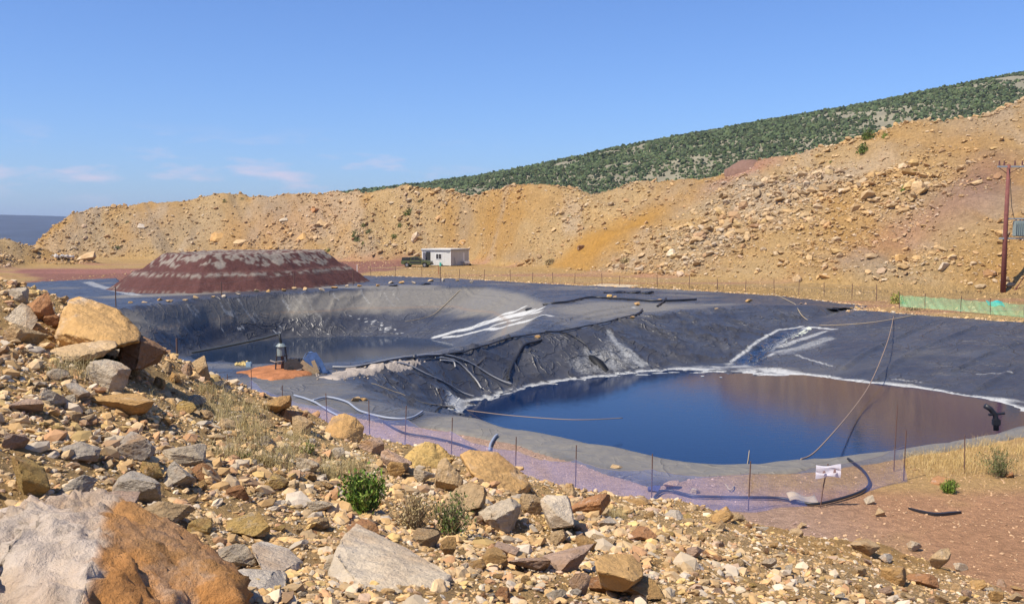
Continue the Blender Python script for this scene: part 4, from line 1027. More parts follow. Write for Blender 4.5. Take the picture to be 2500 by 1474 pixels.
# ------------------------------------------------------------------ maroon mound
base = [PZ(*p)[:2] for p in [(262, 702), (330, 713), (480, 716), (650, 711), (780, 702), (905, 686)]]
base += [(base[-1][0] - 4, base[-1][1] + 16), (base[0][0] + 1, base[0][1] + 22)]
bxs = [p[0] for p in base]; bys = [p[1] for p in base]
gx2 = np.arange(min(bxs) - 1, max(bxs) + 1, .16); gy2 = np.arange(min(bys) - 1, max(bys) + 1, .16)
GX, GY = np.meshgrid(gx2, gy2); X, Y = GX.ravel(), GY.ravel()
sd = poly_sd(X, Y, base) + .25 * fbm(X * .4, Y * .4, 3, 401)
hm = np.interp(sd, [-1, 0, .0, 2.7, 3.4, 5.4, 9], [-.8, -.15, -.15, 1.95, 2.02, 3.62, 3.7]) + .16 * fbm(X * .8, Y * .8, 4, 402) * (sd > 0) - .16 * np.exp(-((sd - 3.0) / .25) ** 2) + .05 * fbm(X * 4, Y * 4, 2, 403)
hi_ = fbm(X * 3.0, Y * 2.0, 4, 407); rag = .75 * fbm(X * .9, Y * .3, 4, 404) + .3 * hi_
lft = sstep(3.4, 1.8, X - base[0][0] - .25 * (Y - base[0][1]))
top_ = sstep(2.55, 2.75, hm + rag) ; ter = np.exp(-((hm - 1.72 + .35 * np.abs(fbm(X * .8, X * 0, 3, 406)) + .1 * hi_) / .17) ** 2); foot = .7 * np.exp(-((hm - .02) / .10) ** 2)
sal = np.maximum(np.maximum(top_, ter) * sstep(-.14, .05, hi_), foot * sstep(-.1, .2, hi_)); sal = np.maximum(sal, .8 * lft * (sd > .2) * sstep(-.1, .1, hi_) * (sstep(.15, .3, np.abs((X - base[0][0]) % .9 - .45))))
cm = lerp(np.tile(np.array((.092, .041, .036)), (len(X), 1)) * (1 + .15 * fbm(X * .8, Y * .8, 4, 409))[:, None], np.array((.29, .265, .22)), np.clip(sal, 0, 1) * .7)
M_mound = mat('maroon_tailings', attr='col', rough=.95, spec=.15, nscale=3, namp=.22, bump=.08, bscale=4)
Fm = gridfaces(len(gy2), len(gx2)); Fm = Fm[(sd > -.35)[Fm].all(1)]
tag(link('tailings_mound', npmesh('tailings_mound', np.stack([X, Y, hm], 1), Fm, True, cm), M_mound), 'flat topped maroon mound with whitish crust streaks and a terrace', 'mound')
# dark red heap on the skyline of the right slope, white heap far left
def heap(name, cpx, cpy, w, h, colr, label, d=None, s=600, top=.0):
    q = PD(cpx, cpy, d) if d else hit(cpx, cpy); W_ = w * q[1] / FPX; Hh = h * q[1] / FPX
    V, F = ICO[4]; V = V.copy(); V[:, 2] = np.minimum(V[:, 2], .75)
    r_ = np.hypot(V[:, 0], V[:, 1]); V[:, 2] = np.where(V[:, 2] > 0, np.minimum((1 - r_) * 1.15, .8), V[:, 2] * 6.0)
    V = V * np.array((W_ / 2, W_ * .45, Hh / .8)); V += (fbm(V[:, 0] * 1.3, V[:, 1] * 1.3, 4, s) * Hh * .10)[:, None] * np.array((0, 0, 1))
    o = link(name, npmesh(name, V, F, True, np.tile(np.array(colr), (len(V), 1))), M_mound, loc=(q[0], q[1] + W_ * .2, q[2] - .35 * Hh)); tag(o, label, 'heap'); return o
heap('soil_heap', 2052, 356, 165, 40, (.19, .095, .078), 'dark red soil heap on the skyline of the right slope')
heap('soil_heap', 1835, 405, 120, 24, (.20, .12, .09), 'dull purple soil heap where the ridge meets the mountain', s=611)
q = hit(148, 630); root = empty('stone_heap', q); V, F, C = scatter_mesh(np.array([(random.gauss(0, .9), random.gauss(0, .6), .1 + .25 * random.random()) for _ in range(40)]), rng.uniform(.2, .45, 40), np.tile((.50, .46, .41), (40, 1)), 1)
link('stones', npmesh('stones', V, F, False, C), M_rubble, root); tag(root, 'small whitish stone heap at the far left foot of the ridge', 'heap')

# ------------------------------------------------------------------ plants
def leaf_mesh(name, n, rx, rz, size, cols, seed, stems=0, shape='dome', m=None, parent=None, up=.3):
    r = np.random.default_rng(seed)
    P = r.normal(size=(n, 3)); P /= np.linalg.norm(P, axis=1)[:, None]; P *= (r.random((n, 1)) ** .4)
    lump = 1 + .45 * noise3(P * 2.2 + seed, seed); P *= lump[:, None]
    P[:, 2] = np.abs(P[:, 2]) * 1.0; P = P * np.array((rx, rx, rz)); 
    a = r.normal(size=(n, 3)); a /= np.linalg.norm(a, axis=1)[:, None]; a[:, 2] = np.abs(a[:, 2]) + up
    b = np.cross(a, r.normal(size=(n, 3))); b /= np.linalg.norm(b, axis=1)[:, None]; s_ = size * r.uniform(.6, 1.4, (n, 1))
    V = np.stack([P - b * s_ * .3, P + a * s_ * .5 , P + b * s_ * .3, P - a * s_ * .4], 1).reshape(-1, 3)
    F = np.arange(4 * n).reshape(n, 4)
    cc = np.array(cols)[r.integers(0, len(cols), n)] * r.uniform(.7, 1.25, (n, 1))
    return link(name, npmesh(name, V, F, False, np.repeat(cc, 4, 0)), m or M_leaf, parent)
M_leaf = mat('leaf', attr='col', rough=.75, spec=.25)
M_stem = mat('dry_stem', (.30, .22, .12), .9)
def blades(name, n, spread, h, w, cols, seed, parent=None, lean=.5, loc=None):
    r = np.random.default_rng(seed); az = r.uniform(0, 2 * np.pi, n); le = r.uniform(0, lean, n); hh_ = h * r.uniform(.5, 1.1, n)
    base_ = np.stack([r.normal(0, spread, n), r.normal(0, spread, n), np.zeros(n)], 1)
    dr = np.stack([np.cos(az), np.sin(az), 0 * az], 1); sd_ = np.stack([-np.sin(az), np.cos(az), 0 * az], 1) * w
    rows = []
    for t in (0, .4, .75, 1):
        c_ = base_ + dr * (hh_ * le * t * t)[:, None] + np.array((0, 0, 1)) * (hh_ * t * (1 - .3 * le * t))[:, None]
        rows += [c_ - sd_ * (1 - t * .85), c_ + sd_ * (1 - t * .85)]
    V = np.stack(rows, 1).reshape(-1, 3); o8 = (np.arange(n) * 8)[:, None]
    F = np.concatenate([o8 + np.array(k)[None] for k in ((0, 1, 3, 2), (2, 3, 5, 4), (4, 5, 7, 6))])
    cc = np.array(cols)[r.integers(0, len(cols), n)] * r.uniform(.75, 1.2, (n, 1))
    return link(name, npmesh(name, V, F, False, np.repeat(cc, 8, 0)), M_leaf, parent, loc)
G1 = [(.11, .19, .025), (.16, .24, .03), (.07, .13, .02), (.2, .26, .05)]; G2 = [(.14, .17, .06), (.2, .2, .09), (.1, .13, .04)]; DRY = [(.42, .32, .15), (.50, .39, .20), (.34, .26, .12), (.28, .2, .11)]
def sprig_shrub(name, px, py, w, h, label, gl, dry=.2, seed=1, n=70, leaf=.035):
    q = hit(px, py, H); W_, H_ = w * q[1] / FPX, h * q[1] / FPX
    root = empty(name, (q[0], q[1] + W_ * .2, q[2] - .02)); r = random.Random(seed); st_ = MB(); LP_, LC_ = [], []
    for k in range(n):
        a = r.uniform(0, 2 * math.pi); le = abs(r.gauss(0, .6)); L_ = H_ * r.uniform(.6, 1.08)
        b0 = Vector((r.gauss(0, W_ * .07), r.gauss(0, W_ * .07), 0)); tip = b0 + Vector((math.cos(a) * le, math.sin(a) * le, 1)).normalized() * L_
        mid = (b0 + tip) / 2 + Vector((0, 0, L_ * .06)); st_.tube([b0, mid, tip], .0035, 4, .0015)
        if r.random() > dry:
            for j in range(34):
                t = r.uniform(.18, 1); p = b0.lerp(tip, t) + Vector((r.gauss(0, leaf * .6), r.gauss(0, leaf * .6), r.gauss(0, leaf * .5))); LP_.append(p[:])
    st_.build('stem', M_stem, root)
    P = np.array(LP_); r2 = np.random.default_rng(seed); m = len(P); a = r2.normal(size=(m, 3)); a[:, 2] = np.abs(a[:, 2]) + .6; a /= np.linalg.norm(a, axis=1)[:, None]
    b = np.cross(a, r2.normal(size=(m, 3))); b /= np.linalg.norm(b, axis=1)[:, None]; s_ = leaf * r2.uniform(.5, 1.2, (m, 1))
    V = np.stack([P - b * s_ * .22, P + a * s_ * .8, P + b * s_ * .22, P - a * s_ * .2], 1).reshape(-1, 3)
    cc = np.array(gl)[r2.integers(0, len(gl), m)] * r2.uniform(.7, 1.25, (m, 1))
    link('foliage', npmesh('foliage', V, np.arange(4 * m).reshape(m, 4), False, np.repeat(cc, 4, 0)), M_leaf, root)
    tag(root, label, 'shrub', 'low shrubs on the rubble'); return root
sprig_shrub('green_shrub', 880, 1258, 150, 105, 'bright green leafy shrub growing among rubble at lower centre', G1, .12, 3, 90, .045)
sprig_shrub('dry_shrub', 1010, 1298, 130, 95, 'pale brown dry twiggy shrub right of the bright green shrub', DRY, .55, 5, 90, .03)
sprig_shrub('spiky_shrub', 1100, 1315, 110, 110, 'half dry spiky green shrub above the long cream slab', G2 + G1[:1], .35, 7, 60, .03)
sprig_shrub('green_shrub', 752, 1110, 50, 34, 'tiny yellow green sprig below the boulder by the net', G1 + DRY, .4, 9, 30, .03)
sprig_shrub('green_shrub', 2322, 1205, 42, 34, 'small bright green plant on the red soil at right', G1, .05, 11, 40, .06)
sprig_shrub('green_shrub', 290, 893, 36, 22, 'small green sprig at the foot of the brown shaded block', G1, .1, 13, 30, .03)
sprig_shrub('grey_shrub', 2448, 1168, 95, 80, 'grey green wispy bush in the yellow grass at right edge', G2, .3, 15, 70, .05)
sprig_shrub('dry_shrub', 320, 918, 60, 80, 'bare brown twigs in front of the brown shaded block', DRY, .85, 17, 60, .02)
sprig_shrub('green_shrub', 590, 1124, 40, 22, 'small yellow green herb low in the dry grass on the pile', G1 + DRY, .3, 19, 26, .03)
def far_bush(px, py, w, h, label, gl, seed, n=420, cat='bush'):
    q = hit(px, py, H); W_, H_ = w * q[1] / FPX, h * q[1] / FPX
    root = empty('bush', (q[0], q[1] + W_ * .2, q[2] - .1)); MB().tube([(0, 0, -.3), (.02 * W_, 0, H_ * .3), (0, 0, H_ * .6)], W_ * .05, 6, W_ * .02).build('trunk', M_stem, root)
    leaf_mesh('crown', n, W_ * .5, H_ * .95, W_ * .13, gl, seed, parent=root); tag(root, label, cat, 'bushes on the spoil ridge')
GB_ = [(.10, .145, .03), (.14, .18, .04), (.07, .10, .025)]
for k, a in enumerate([(2122, 340, 34, 28, 'rounded dark green bush on the skyline beside the red heap', GB_), (2110, 374, 34, 28, 'rounded bright green bush just below the skyline bush', GB_), (2162, 338, 16, 16, 'small yellow green bush right of the skyline bush', G1),
          (1690, 424, 64, 18, 'wide low green bush on the ridge crest below the mountain', GB_), (2234, 427, 20, 12, 'small green clump high on the right slope', G1), (2211, 466, 24, 14, 'green clump touching the large tan boulder on the right slope', G1),
          (998, 530, 24, 14, 'green clump on the slope highest above the cabin', GB_), (978, 555, 16, 11, 'left of a pair of green clumps above the cabin', GB_), (996, 558, 12, 8, 'right smaller one of a pair of green clumps above the cabin', G2), (962, 582, 18, 11, 'green clump on the slope left above the cabin', GB_),
          (888, 555, 16, 11, 'green clump above the grey green cluster on the ridge', GB_), (868, 580, 26, 18, 'grey green clump left of the cabin slope', G2), (900, 572, 18, 10, 'grey green clump right of the larger grey green one', G2), (872, 588, 18, 10, 'low grey green clump at the bottom of the cluster', G2), (886, 600, 10, 14, 'thin yellow green tuft below the grey green cluster', G1),
          (1026, 498, 14, 12, 'small green tuft high on the ridge above the cabin', GB_), (548, 496, 12, 10, 'small green tuft near the ridge crest at left', GB_), (590, 489, 14, 9, 'small tuft on the ridge crest right of its left neighbour', G2), (1390, 530, 12, 8, 'small green tuft in the middle of the ridge', GB_), (1930, 376, 12, 6, 'tiny green tuft under the purple slope crest', GB_),
          (2030, 398, 12, 6, 'tiny green tuft below the two skyline bushes', GB_), (285, 609, 18, 8, 'low green tuft at the left foot of the ridge', G2), (2395, 288, 12, 8, 'small green tuft at the right skyline step', GB_), (1530, 640, 30, 12, 'pale yellow dry weeds at the ridge foot', DRY), (800, 618, 14, 12, 'yellow green tuft behind the right end of the mound', G1),
          (2195, 742, 40, 30, 'yellow green weedy bush at the left end of the green net', [(.30, .29, .06), (.2, .24, .05), (.42, .33, .1)]), (2232, 757, 40, 10, 'flat brown weeds before the green net', DRY), (310, 545, 14, 8, 'dark tuft on the left shoulder of the ridge', G2), (1345, 645, 30, 14, 'pale dry weeds right of the cabin', DRY)]):
    far_bush(*a, seed=700 + k, n=420 if a[2] > 15 else 160)
for k, (px, py, s_) in enumerate([(520, 1010, .16), (545, 985, .14), (560, 1040, .16), (600, 1070, .14), (560, 1120, .12), (720, 1080, .12), (690, 1110, .12), (660, 1140, .1), (800, 1160, .10), (860, 1150, .1), (1500, 1265, .07), (600, 1010, .13), (500, 960, .12), (160, 915, .12)]):
    q = hit(px, py, H); o = blades('grass_tuft', 300, s_ * 1.0, .16 + s_ * .7, .0022, [(.42, .33, .15), (.36, .29, .13), (.46, .38, .2)], 800 + k, lean=1.2, loc=(q[0], q[1], q[2] - .02))
    tag(o, ['straw coloured grass tuft, uppermost of the dry patch on the pile', 'straw coloured grass tuft just right of the dry patch top', 'straw coloured grass tuft in the heart of the dry patch', 'straw coloured grass tuft at the right side of the dry patch', 'straw coloured grass tuft below the dry patch near yellow herb',
            'dry grass tuft left of the boulder by the net', 'dry grass tuft lower left of the yellow green sprig', 'dry grass tuft above the flat yellow stone', 'dry grass tuft left behind the bright green shrub', 'dry grass tuft just behind the bright green shrub', 'dry grass wisp right of the rust rock', 'dry grass tuft at the pile crest right of the patch', 'dry grass tuft near the crest left of the patch', 'yellow brown dead tuft left of the pale topped rock'][k], 'grass tuft', 'dry grass tufts on the pile')
# yellow grass behind the fence corner at right (nobody could count it)
def grass_field(name, label, X, Y, h, w, cols, f=H0, lean=.9):
    n = len(X); r = rng; az = r.uniform(0, 2 * np.pi, n); hh_ = h * r.uniform(.35, 1.0, n) * (1 + .7 * fbm(X * 1.1, Y * 1.1, 3, 841)); le = r.uniform(0, lean, n)
    B = np.stack([X, Y, f(X, Y) - .03], 1); dr = np.stack([np.cos(az), np.sin(az), 0 * az], 1); sd_ = np.stack([-np.sin(az), np.cos(az), 0 * az], 1) * w
    M1 = B + dr * (hh_ * le * .25)[:, None] + np.array((0, 0, 1)) * (hh_ * .55)[:, None]; T1 = B + dr * (hh_ * le)[:, None] + np.array((0, 0, 1)) * (hh_ * (1 - .3 * le))[:, None]
    V = np.stack([B - sd_, B + sd_, M1 + sd_ * .8, M1 - sd_ * .8, T1 + sd_ * .1, T1 - sd_ * .1], 1).reshape(-1, 3); o6 = (np.arange(n) * 6)[:, None]; F = np.concatenate([o6 + np.array((0, 1, 2, 3)), o6 + np.array((3, 2, 4, 5))])
    cc = np.array(cols)[r.integers(0, len(cols), n)] * r.uniform(.8, 1.15, (n, 1))
    tag(link(name, npmesh(name, V, F, False, np.repeat(cc, 6, 0)), M_leaf), label, 'grass', kind='stuff')
n = 150000; X = rng.uniform(9, 24, n); Y = rng.uniform(23.5, 33, n)
reg = poly_sd(X, Y, [PZ(*p)[:2] for p in [(2215, 1116), (2222, 1172), (2350, 1166), (2484, 1150), (2700, 1120), (2700, 1010), (2484, 1064), (2350, 1092)]])
k = (reg > -.25 + 1.2 * rng.random(n) ** 2) & (fbm(X * .9, Y * .9, 4, 820) > rng.uniform(-.6, .35, n))
grass_field('dry_grass', 'golden dry grass between the pond rim and the fence at right', X[k], Y[k], .26, .0028, [(.56, .40, .16), (.50, .34, .12), (.62, .47, .22)])
n = 30000; X = rng.uniform(-30, 40, n); Y = rng.uniform(76, 165, n); t = poly_sd(X, Y, LINER)
k = (t < -.8) & (t > -14) & (H0(X, Y) < .5) & (fbm(X * .12, Y * .3, 3, 830) > rng.uniform(-.2, .5, n)) & (X > -12)
grass_field('thin_grass', 'thin yellow grass on the strip behind the far wire fence', X[k], Y[k], .28, .02, [(.52, .37, .15), (.46, .32, .12)])
n = 16000; X = rng.uniform(-7, 2, n); Y = rng.uniform(7, 16, n); dn = sum(np.exp(-((X - q[0]) ** 2 + (Y - q[1]) ** 2) / 1.0) for q in [hit(540, 1000), hit(590, 1080), hit(700, 1090), hit(820, 1150), hit(480, 1040)])
k = dn > rng.random(n) * 1.2; grass_field('sparse_grass', 'short straw coloured grass thinly covering the middle of the pile', X[k], Y[k], .12, .0022, [(.44, .34, .16), (.38, .30, .14)], f=H, lean=1.6)
# ------------------------------------------------------------------ fences
M_rust = mat('rusty_steel', (.13, .07, .05), .8, nscale=30, namp=.4)
M_wire = mat('wire', (.22, .18, .15), .6)
def net_mat(name, colr, alpha, scale):
    m = bpy.data.materials.new(name); m.use_nodes = True; nt = m.node_tree; N, L = nt.nodes, nt.links; b = N['Principled BSDF']
    b.inputs['Base Color'].default_value = (*colr, 1); b.inputs['Roughness'].default_value = .7
    tr = N.new('ShaderNodeBsdfTransparent'); mx = N.new('ShaderNodeMixShader'); co = N.new('ShaderNodeTexCoord')
    n = N.new('ShaderNodeTexNoise'); n.inputs['Scale'].default_value = scale; n.inputs['Detail'].default_value = 5; L.new(co.outputs['Object'], n.inputs['Vector'])
    mr = N.new('ShaderNodeMapRange'); L.new(n.outputs[0], mr.inputs[0]); mr.inputs[1].default_value = .3; mr.inputs[2].default_value = .7; mr.inputs[3].default_value = alpha * .7; mr.inputs[4].default_value = alpha * 1.3
    L.new(mr.outputs[0], mx.inputs[0]); L.new(tr.outputs[0], mx.inputs[1]); L.new(b.outputs[0], mx.inputs[2]); L.new(mx.outputs[0], N['Material Output'].inputs[0])
    return m
M_net = net_mat('fine_blue_net', (.14, .20, .52), .26, 1.5)
M_gnet = net_mat('fine_green_net', (.18, .48, .26), .42, .8)
def post(x, y, z, h, parent, lean=(0, 0), r=.014):
    return MB().tube([(x, y, z - .15), (x + lean[0] * .5, y + lean[1] * .5, z + h * .5), (x + lean[0], y + lean[1], z + h)], r, 6).build('post', M_rust, parent)
def net_fence(name, P, label, m, hnet, hpost, rpost=.014, sag=.12, extra=()):
    root = empty(name, (P[0][0], P[0][1], 0)); o3 = Vector((P[0][0], P[0][1], 0)); r = random.Random(3)
    for k, p in enumerate(P):
        if p[3]: post(p[0] - o3.x, p[1] - o3.y, p[2], p[3], root, (r.uniform(-.04, .06), r.uniform(-.05, .05)), rpost)
    S, hs = [], []
    for a, b in zip(P, P[1:]):
        for k in range(14):
            t = k / 14; s_ = 4 * t * (1 - t)
            S.append((a[0] + (b[0] - a[0]) * t - o3.x, a[1] + (b[1] - a[1]) * t - o3.y + r.uniform(-.02, .02), a[2] + (b[2] - a[2]) * t)); hs.append(hnet * (1 - sag * s_ * 1.2) + r.uniform(-.015, .015))
    S.append((P[-1][0] - o3.x, P[-1][1] - o3.y, P[-1][2])); hs.append(hnet)
    rows = 7; V = []
    for j in range(rows):
        f = j / (rows - 1)
        for k, (s_, h_) in enumerate(zip(S, hs)):
            V.append((s_[0] + .03 * math.sin(k * .9 + j), s_[1] + .05 * math.sin(k * .7 + j * 1.3) * (1 - f) - .16 * (1 - f) ** 3, s_[2] + .012 + h_ * f))
    o = link('netting', npmesh('netting', V, gridfaces(rows, len(S)), True), m, root)
    mb = MB(); mb.tube([Vector(V[(rows - 1) * len(S) + k]) for k in range(len(S))], .004, 4); mb.build('top_wire', M_wire, root)
    tag(root, label, 'fence'); return root
FP = [(560, 34.8, 1.15), (617, 35.2, 1.25), (691, 31.9, 1.22), (800, 30.1, 1.25), (903, 28.9, 1.25), (988, 28.0, 1.25), (1101, 26.2, 1.25), (1258, 23.9, 1.22), (1405, 22.9, 1.22), (1592, 22.0, 1.22), (1829, 21.7, 1.14), (2005, 22.4, 0), (2208, 24.4, 1.27)]
P = []
for px, d, h in FP:
    x = (px - CX) / FPX * (d * 1.0 + EYE * 0); # lateral position at distance d
    r0 = ray(px, 1100); x = r0.x / r0.y * d; P.append((x, d, 0, h))
fence_ = net_fence('net_fence', P, 'low sagging blue purple net fence on rusty rods before the ponds', M_net, .86, 1.2)
o3 = Vector((P[0][0], P[0][1], 0))
post(P[-1][0] - o3.x + .10, P[-1][1] - o3.y + .9, 0, 1.75, fence_, (.05, 0), .012)
q = PZ(2355, 1156); p_ = empty('fence_post', q); post(0, 0, 0, 1.0, p_, (-.03, 0)); tag(p_, 'single rusty rod standing in the golden grass at right', 'post')
# stake with a white rag
q = PZ(2000, 1240); root = empty('marker_stake', q)
MB().tube([(0, 0, -.2), (.10, .05, .5), (.21, .1, 1.0)], .013, 6).build('stake', M_rust, root)
bm = bmesh.new(); bmesh.ops.create_grid(bm, x_segments=16, y_segments=10, size=.5)
for v in bm.verts:
    x, y = v.co.x, v.co.y; v.co = Vector((x * .56 + .17, -.06 + .010 * math.sin(x * 9 + y * 4) + .006 * math.cos(y * 11), .86 + y * .28 + .02 * math.sin(x * 5) + .02 * math.sin(y * 9 + x * 6)))
me = bpy.data.meshes.new('rag'); bm.to_mesh(me); bm.free()
M_white = mat('white_plastic', (.72, .70, .76), .6, nscale=8, namp=.12)
rg = link('rag', me, M_white, root); sm = rg.modifiers.new('th', 'SOLIDIFY'); sm.thickness = .012
M_mark = mat('faded_red_mark', (.30, .19, .18), .8)
for (x, z, sx, sz) in [(.06, .86, .035, .03), (.30, .88, .035, .045)]:
    MB().poly([(x - sx, -.105, z - sz), (x + sx, -.105, z - sz * .8), (x + sx * .5, -.105, z + sz), (x - sx * .6, -.105, z + sz * .7)], (0, .01, 0)).build('mark', M_mark, rg)
tag(root, 'leaning rusty stake with a crumpled white sign plate behind the net', 'marker')

# far wire fence
root = empty('wire_fence', (0, 0, 0)); pts = []
yy = lambda px: np.interp(px, [880, 1075, 1300, 1500, 1700, 2010, 2120, 2200], [668, 676, 688, 697, 705, 719, 728, 733])
for k, px in enumerate([905, 965, 1030, 1075, 1122, 1182, 1246, 1300, 1350, 1403, 1470, 1512, 1605, 1682, 1752, 1820, 1890, 1950, 2012, 2080, 2140]):
    q = PZ(px, float(yy(px))); h = 1.15 + .25 * ((k * 37) % 7) / 7
    MB().tube([(q[0], q[1], -.2), (q[0] + .05 * math.sin(k * 3), q[1], h)], .035, 5).build('post', M_rust, root); pts.append(Vector((q[0], q[1], 1.0)))
for zz in (0, -.4):
    mb = MB(); mb.tube([p + Vector((0, 0, zz)) for p in pts], .008, 4); mb.build('wire', M_wire, root)
tag(root, 'thin wire fence along the far edge of the black liner', 'fence')
root = empty('wire_fence', (0, 0, 0)); pts = []
for px, yt, yb in [(283, 700, 750), (541, 688, 722), (718, 665, 706), (862, 661, 698), (1075, 650, 688)]:
    q = PZ(px, yb); h = (yb - yt) * q[1] / FPX; MB().tube([(q[0], q[1], -.2), (q[0], q[1], h)], .045, 6).build('post', M_rust, root); pts.append(Vector((q[0], q[1], h * .9)))
mb = MB(); mb.tube(pts, .007, 4); mb.build('wire', M_wire, root)
tag(root, 'row of dark posts on the rear pond rim before the maroon mound', 'fence')
q = PZ(432, 860, -.2); p_ = empty('fence_post', q); MB().tube([(0, 0, -.3), (0, 0, .75)], .05, 8).build('post', M_rust, p_)
tag(p_, 'short dark post beside the rear pond at the pile edge', 'post')
P = [(*PZ(px, yb)[:2], 0, .95 if k % 2 == 0 else .01) for k, (px, yb) in enumerate([(2196, 748), (2222, 750), (2258, 753), (2300, 756), (2345, 760), (2380, 763), (2418, 767), (2450, 770), (2500, 775), (2600, 784)])]
P = [(a[0], a[1], 0, 1.2 if a[3] > .5 else 0) for a in P]
net_fence('green_net_fence', P, 'low green net fence on thin posts below the utility pole', M_gnet, .95, 1.2, .03, .06)
q = PZ(2425, 757); root = empty('teal_sheet', q)
bm = bmesh.new(); bmesh.ops.create_grid(bm, x_segments=12, y_segments=6, size=.5)
for v in bm.verts: x, y = v.co.x, v.co.y; v.co = Vector((x * 1.3, y * .5 - .3, .55 + y * .35 + .06 * math.sin(x * 9)))
me = bpy.data.meshes.new('sheet'); bm.to_mesh(me); bm.free(); s_ = link('sheet', me, mat('teal_plastic', (.04, .36, .32), .5), root); s_.modifiers.new('th', 'SOLIDIFY').thickness = .01
tag(root, 'small teal plastic sheet hanging on the green net', 'sheet')

# ------------------------------------------------------------------ cabin
M_wall = mat('cream_panel', (.52, .52, .49), .6, nscale=2, namp=.1); M_trim = mat('grey_trim', (.33, .34, .34), .5); M_glass = mat('dark_glass', (.03, .035, .04), .08, spec=.8); M_white2 = mat('white_frame', (.72, .72, .70), .5)
q = PZ(1100, 650); root = empty('site_cabin', (q[0], q[1], 0), R(-32))
Lx, Ly, Hc = 6.0, 5.4, 2.75        # left wall runs along -x, side wall along +y, corner at the origin
mb = MB(); mb.box((-Lx / 2, Ly / 2, Hc / 2 + .1), (Lx, Ly, Hc), bev=.02)
for k in range(16): mb.box((-Lx * (k + .5) / 16, -.006, Hc / 2 + .1), (.05, .02, Hc - .2))
for k in range(14): mb.box((.006, Ly * (k + .5) / 14, Hc / 2 + .1), (.02, .05, Hc - .2))
mb.build('wall', M_wall, root)
mb = MB(); mb.box((-Lx / 2, Ly / 2, Hc + .16), (Lx + .3, Ly + .3, .12), bev=.02); rf = mb.build('roof', mat('pale_roof', (.66, .63, .56), .6, nscale=1, namp=.12), root)
MB().box((-Lx / 2, -.17, Hc + .03), (Lx + .3, .04, .22)).build('fascia', M_trim, rf)
MB().box((.17, Ly / 2, Hc + .03), (.04, Ly + .3, .22)).build('fascia', M_trim, rf)
mb = MB()
for (x, y) in [(0, 0), (-Lx, 0), (0, Ly)]: mb.box((x, y, Hc / 2 + .1), (.12, .12, Hc - .02))
mb.build('corner_trim', M_white2, root)
dr = MB().box((-4.75, -.02, 1.25), (.95, .06, 2.3)).build('doorway', mat('dark_interior', (.02, .02, .022), .9), root)  # solid panel, darkness of the room put into its colour
dl = MB().box((-5.35, -.42, 1.25), (.05, .85, 2.15), bev=.01).build('door', M_white2, root); MB().box((-5.30, -.72, 1.2), (.06, .12, .04)).build('handle', M_trim, dl)
wn = MB().box((-2.5, -.03, 1.65), (1.25, .05, 1.0)).build('window', M_white2, root)
MB().box((-2.78, -.062, 1.65), (.48, .02, .84)).build('pane', M_glass, wn); MB().box((-2.2, -.062, 1.65), (.52, .02, .84)).build('pane', M_glass, wn)
MB().box((-.5, -.02, 2.45), (.55, .05, .28)).build('vent', M_trim, root)
MB().box((.02, 3.9, 1.3), (.04, .5, 1.9)).build('panel', M_white2, root)
mb = MB()
for x in (-.3, -3, -5.7):
    for y in (.3, 2.7, 5.1): mb.box((x, y, .02), (.3, .3, .2))
mb.build('footing', mat('concrete', (.35, .33, .3), .9), root)
tag(root, 'pale prefabricated site cabin with an open door at the ridge foot', 'cabin')
# teal bucket hung below the window
rt = root.matrix_world
def cab(x, y, z=0): a = R(-32); return (q[0] + x * math.cos(a) - y * math.sin(a), q[1] + x * math.sin(a) + y * math.cos(a), z)
b_ = empty('water_can', cab(-1.9, -.32)); MB().tube([(0, 0, 0), (0, 0, .1), (0, 0, .45), (0, 0, .6)], .17, 12).build('can', mat('teal_paint', (.05, .42, .33), .5), b_); MB().tube([(-.14, 0, .62), (-.08, 0, .72), (.08, 0, .72), (.14, 0, .62)], .03, 6).build('handle', M_trim, b_)
tag(b_, 'teal water can standing under the cabin window', 'can')
w_ = empty('wheelbarrow', cab(1.0, 3.4), R(30)); mb = MB(); mb.poly([(-.5, -.35, .75), (.55, -.35, .75), (.35, -.3, .4), (-.35, -.3, .4)], (0, .7, 0)); mb.build('tray', M_white2, w_)
mb = MB(); mb.tube([(-1.0, -.3, .65), (0, -.25, .38), (.7, 0, .2)], .03); mb.tube([(-1.0, .35, .65), (0, .3, .38), (.7, 0, .2)], .03); mb.tube([(-.3, -.28, .4), (-.35, -.3, 0)], .03); mb.tube([(-.3, .28, .4), (-.35, .3, 0)], .03); mb.build('frame', M_rust, w_)
M_tyre = mat('tyre_rubber', (.02, .02, .02), .8)
MB().tube([(.7, -.05, .2), (.7, .05, .2)], .2, 16).build('wheel', M_tyre, w_)
tag(w_, 'pale wheelbarrow parked against the shaded side of the cabin', 'wheelbarrow')
a_ = empty('ladder', cab(.5, 1.0)); mb = MB(); mb.tube([(0, 0, 0), (-.35, 0, 1.5)], .035); mb.tube([(0, .45, 0), (-.35, .45, 1.5)], .035)
for k in range(5): mb.tube([(-.06 - .065 * k, 0, .25 + .27 * k), (-.06 - .065 * k, .45, .25 + .27 * k)], .025)
mb.build('rails', M_trim, a_); tag(a_, 'short ladder leaning on the shaded cabin wall', 'ladder')
m_ = PZ(1071, 668); k_ = empty('marker_post', m_); MB().tube([(0, 0, -.2), (0, 0, 1.0)], .07, 8).build('post', mat('orange_brown', (.34, .15, .07), .8), k_); tag(k_, 'stubby orange brown marker post before the cabin', 'post')
m_ = PZ(872, 662); k_ = empty('marker_post', m_); MB().tube([(0, 0, -.2), (0, 0, 1.0)], .05, 8).build('post', M_white2, k_); tag(k_, 'thin whitish marker post right of the maroon mound', 'post')

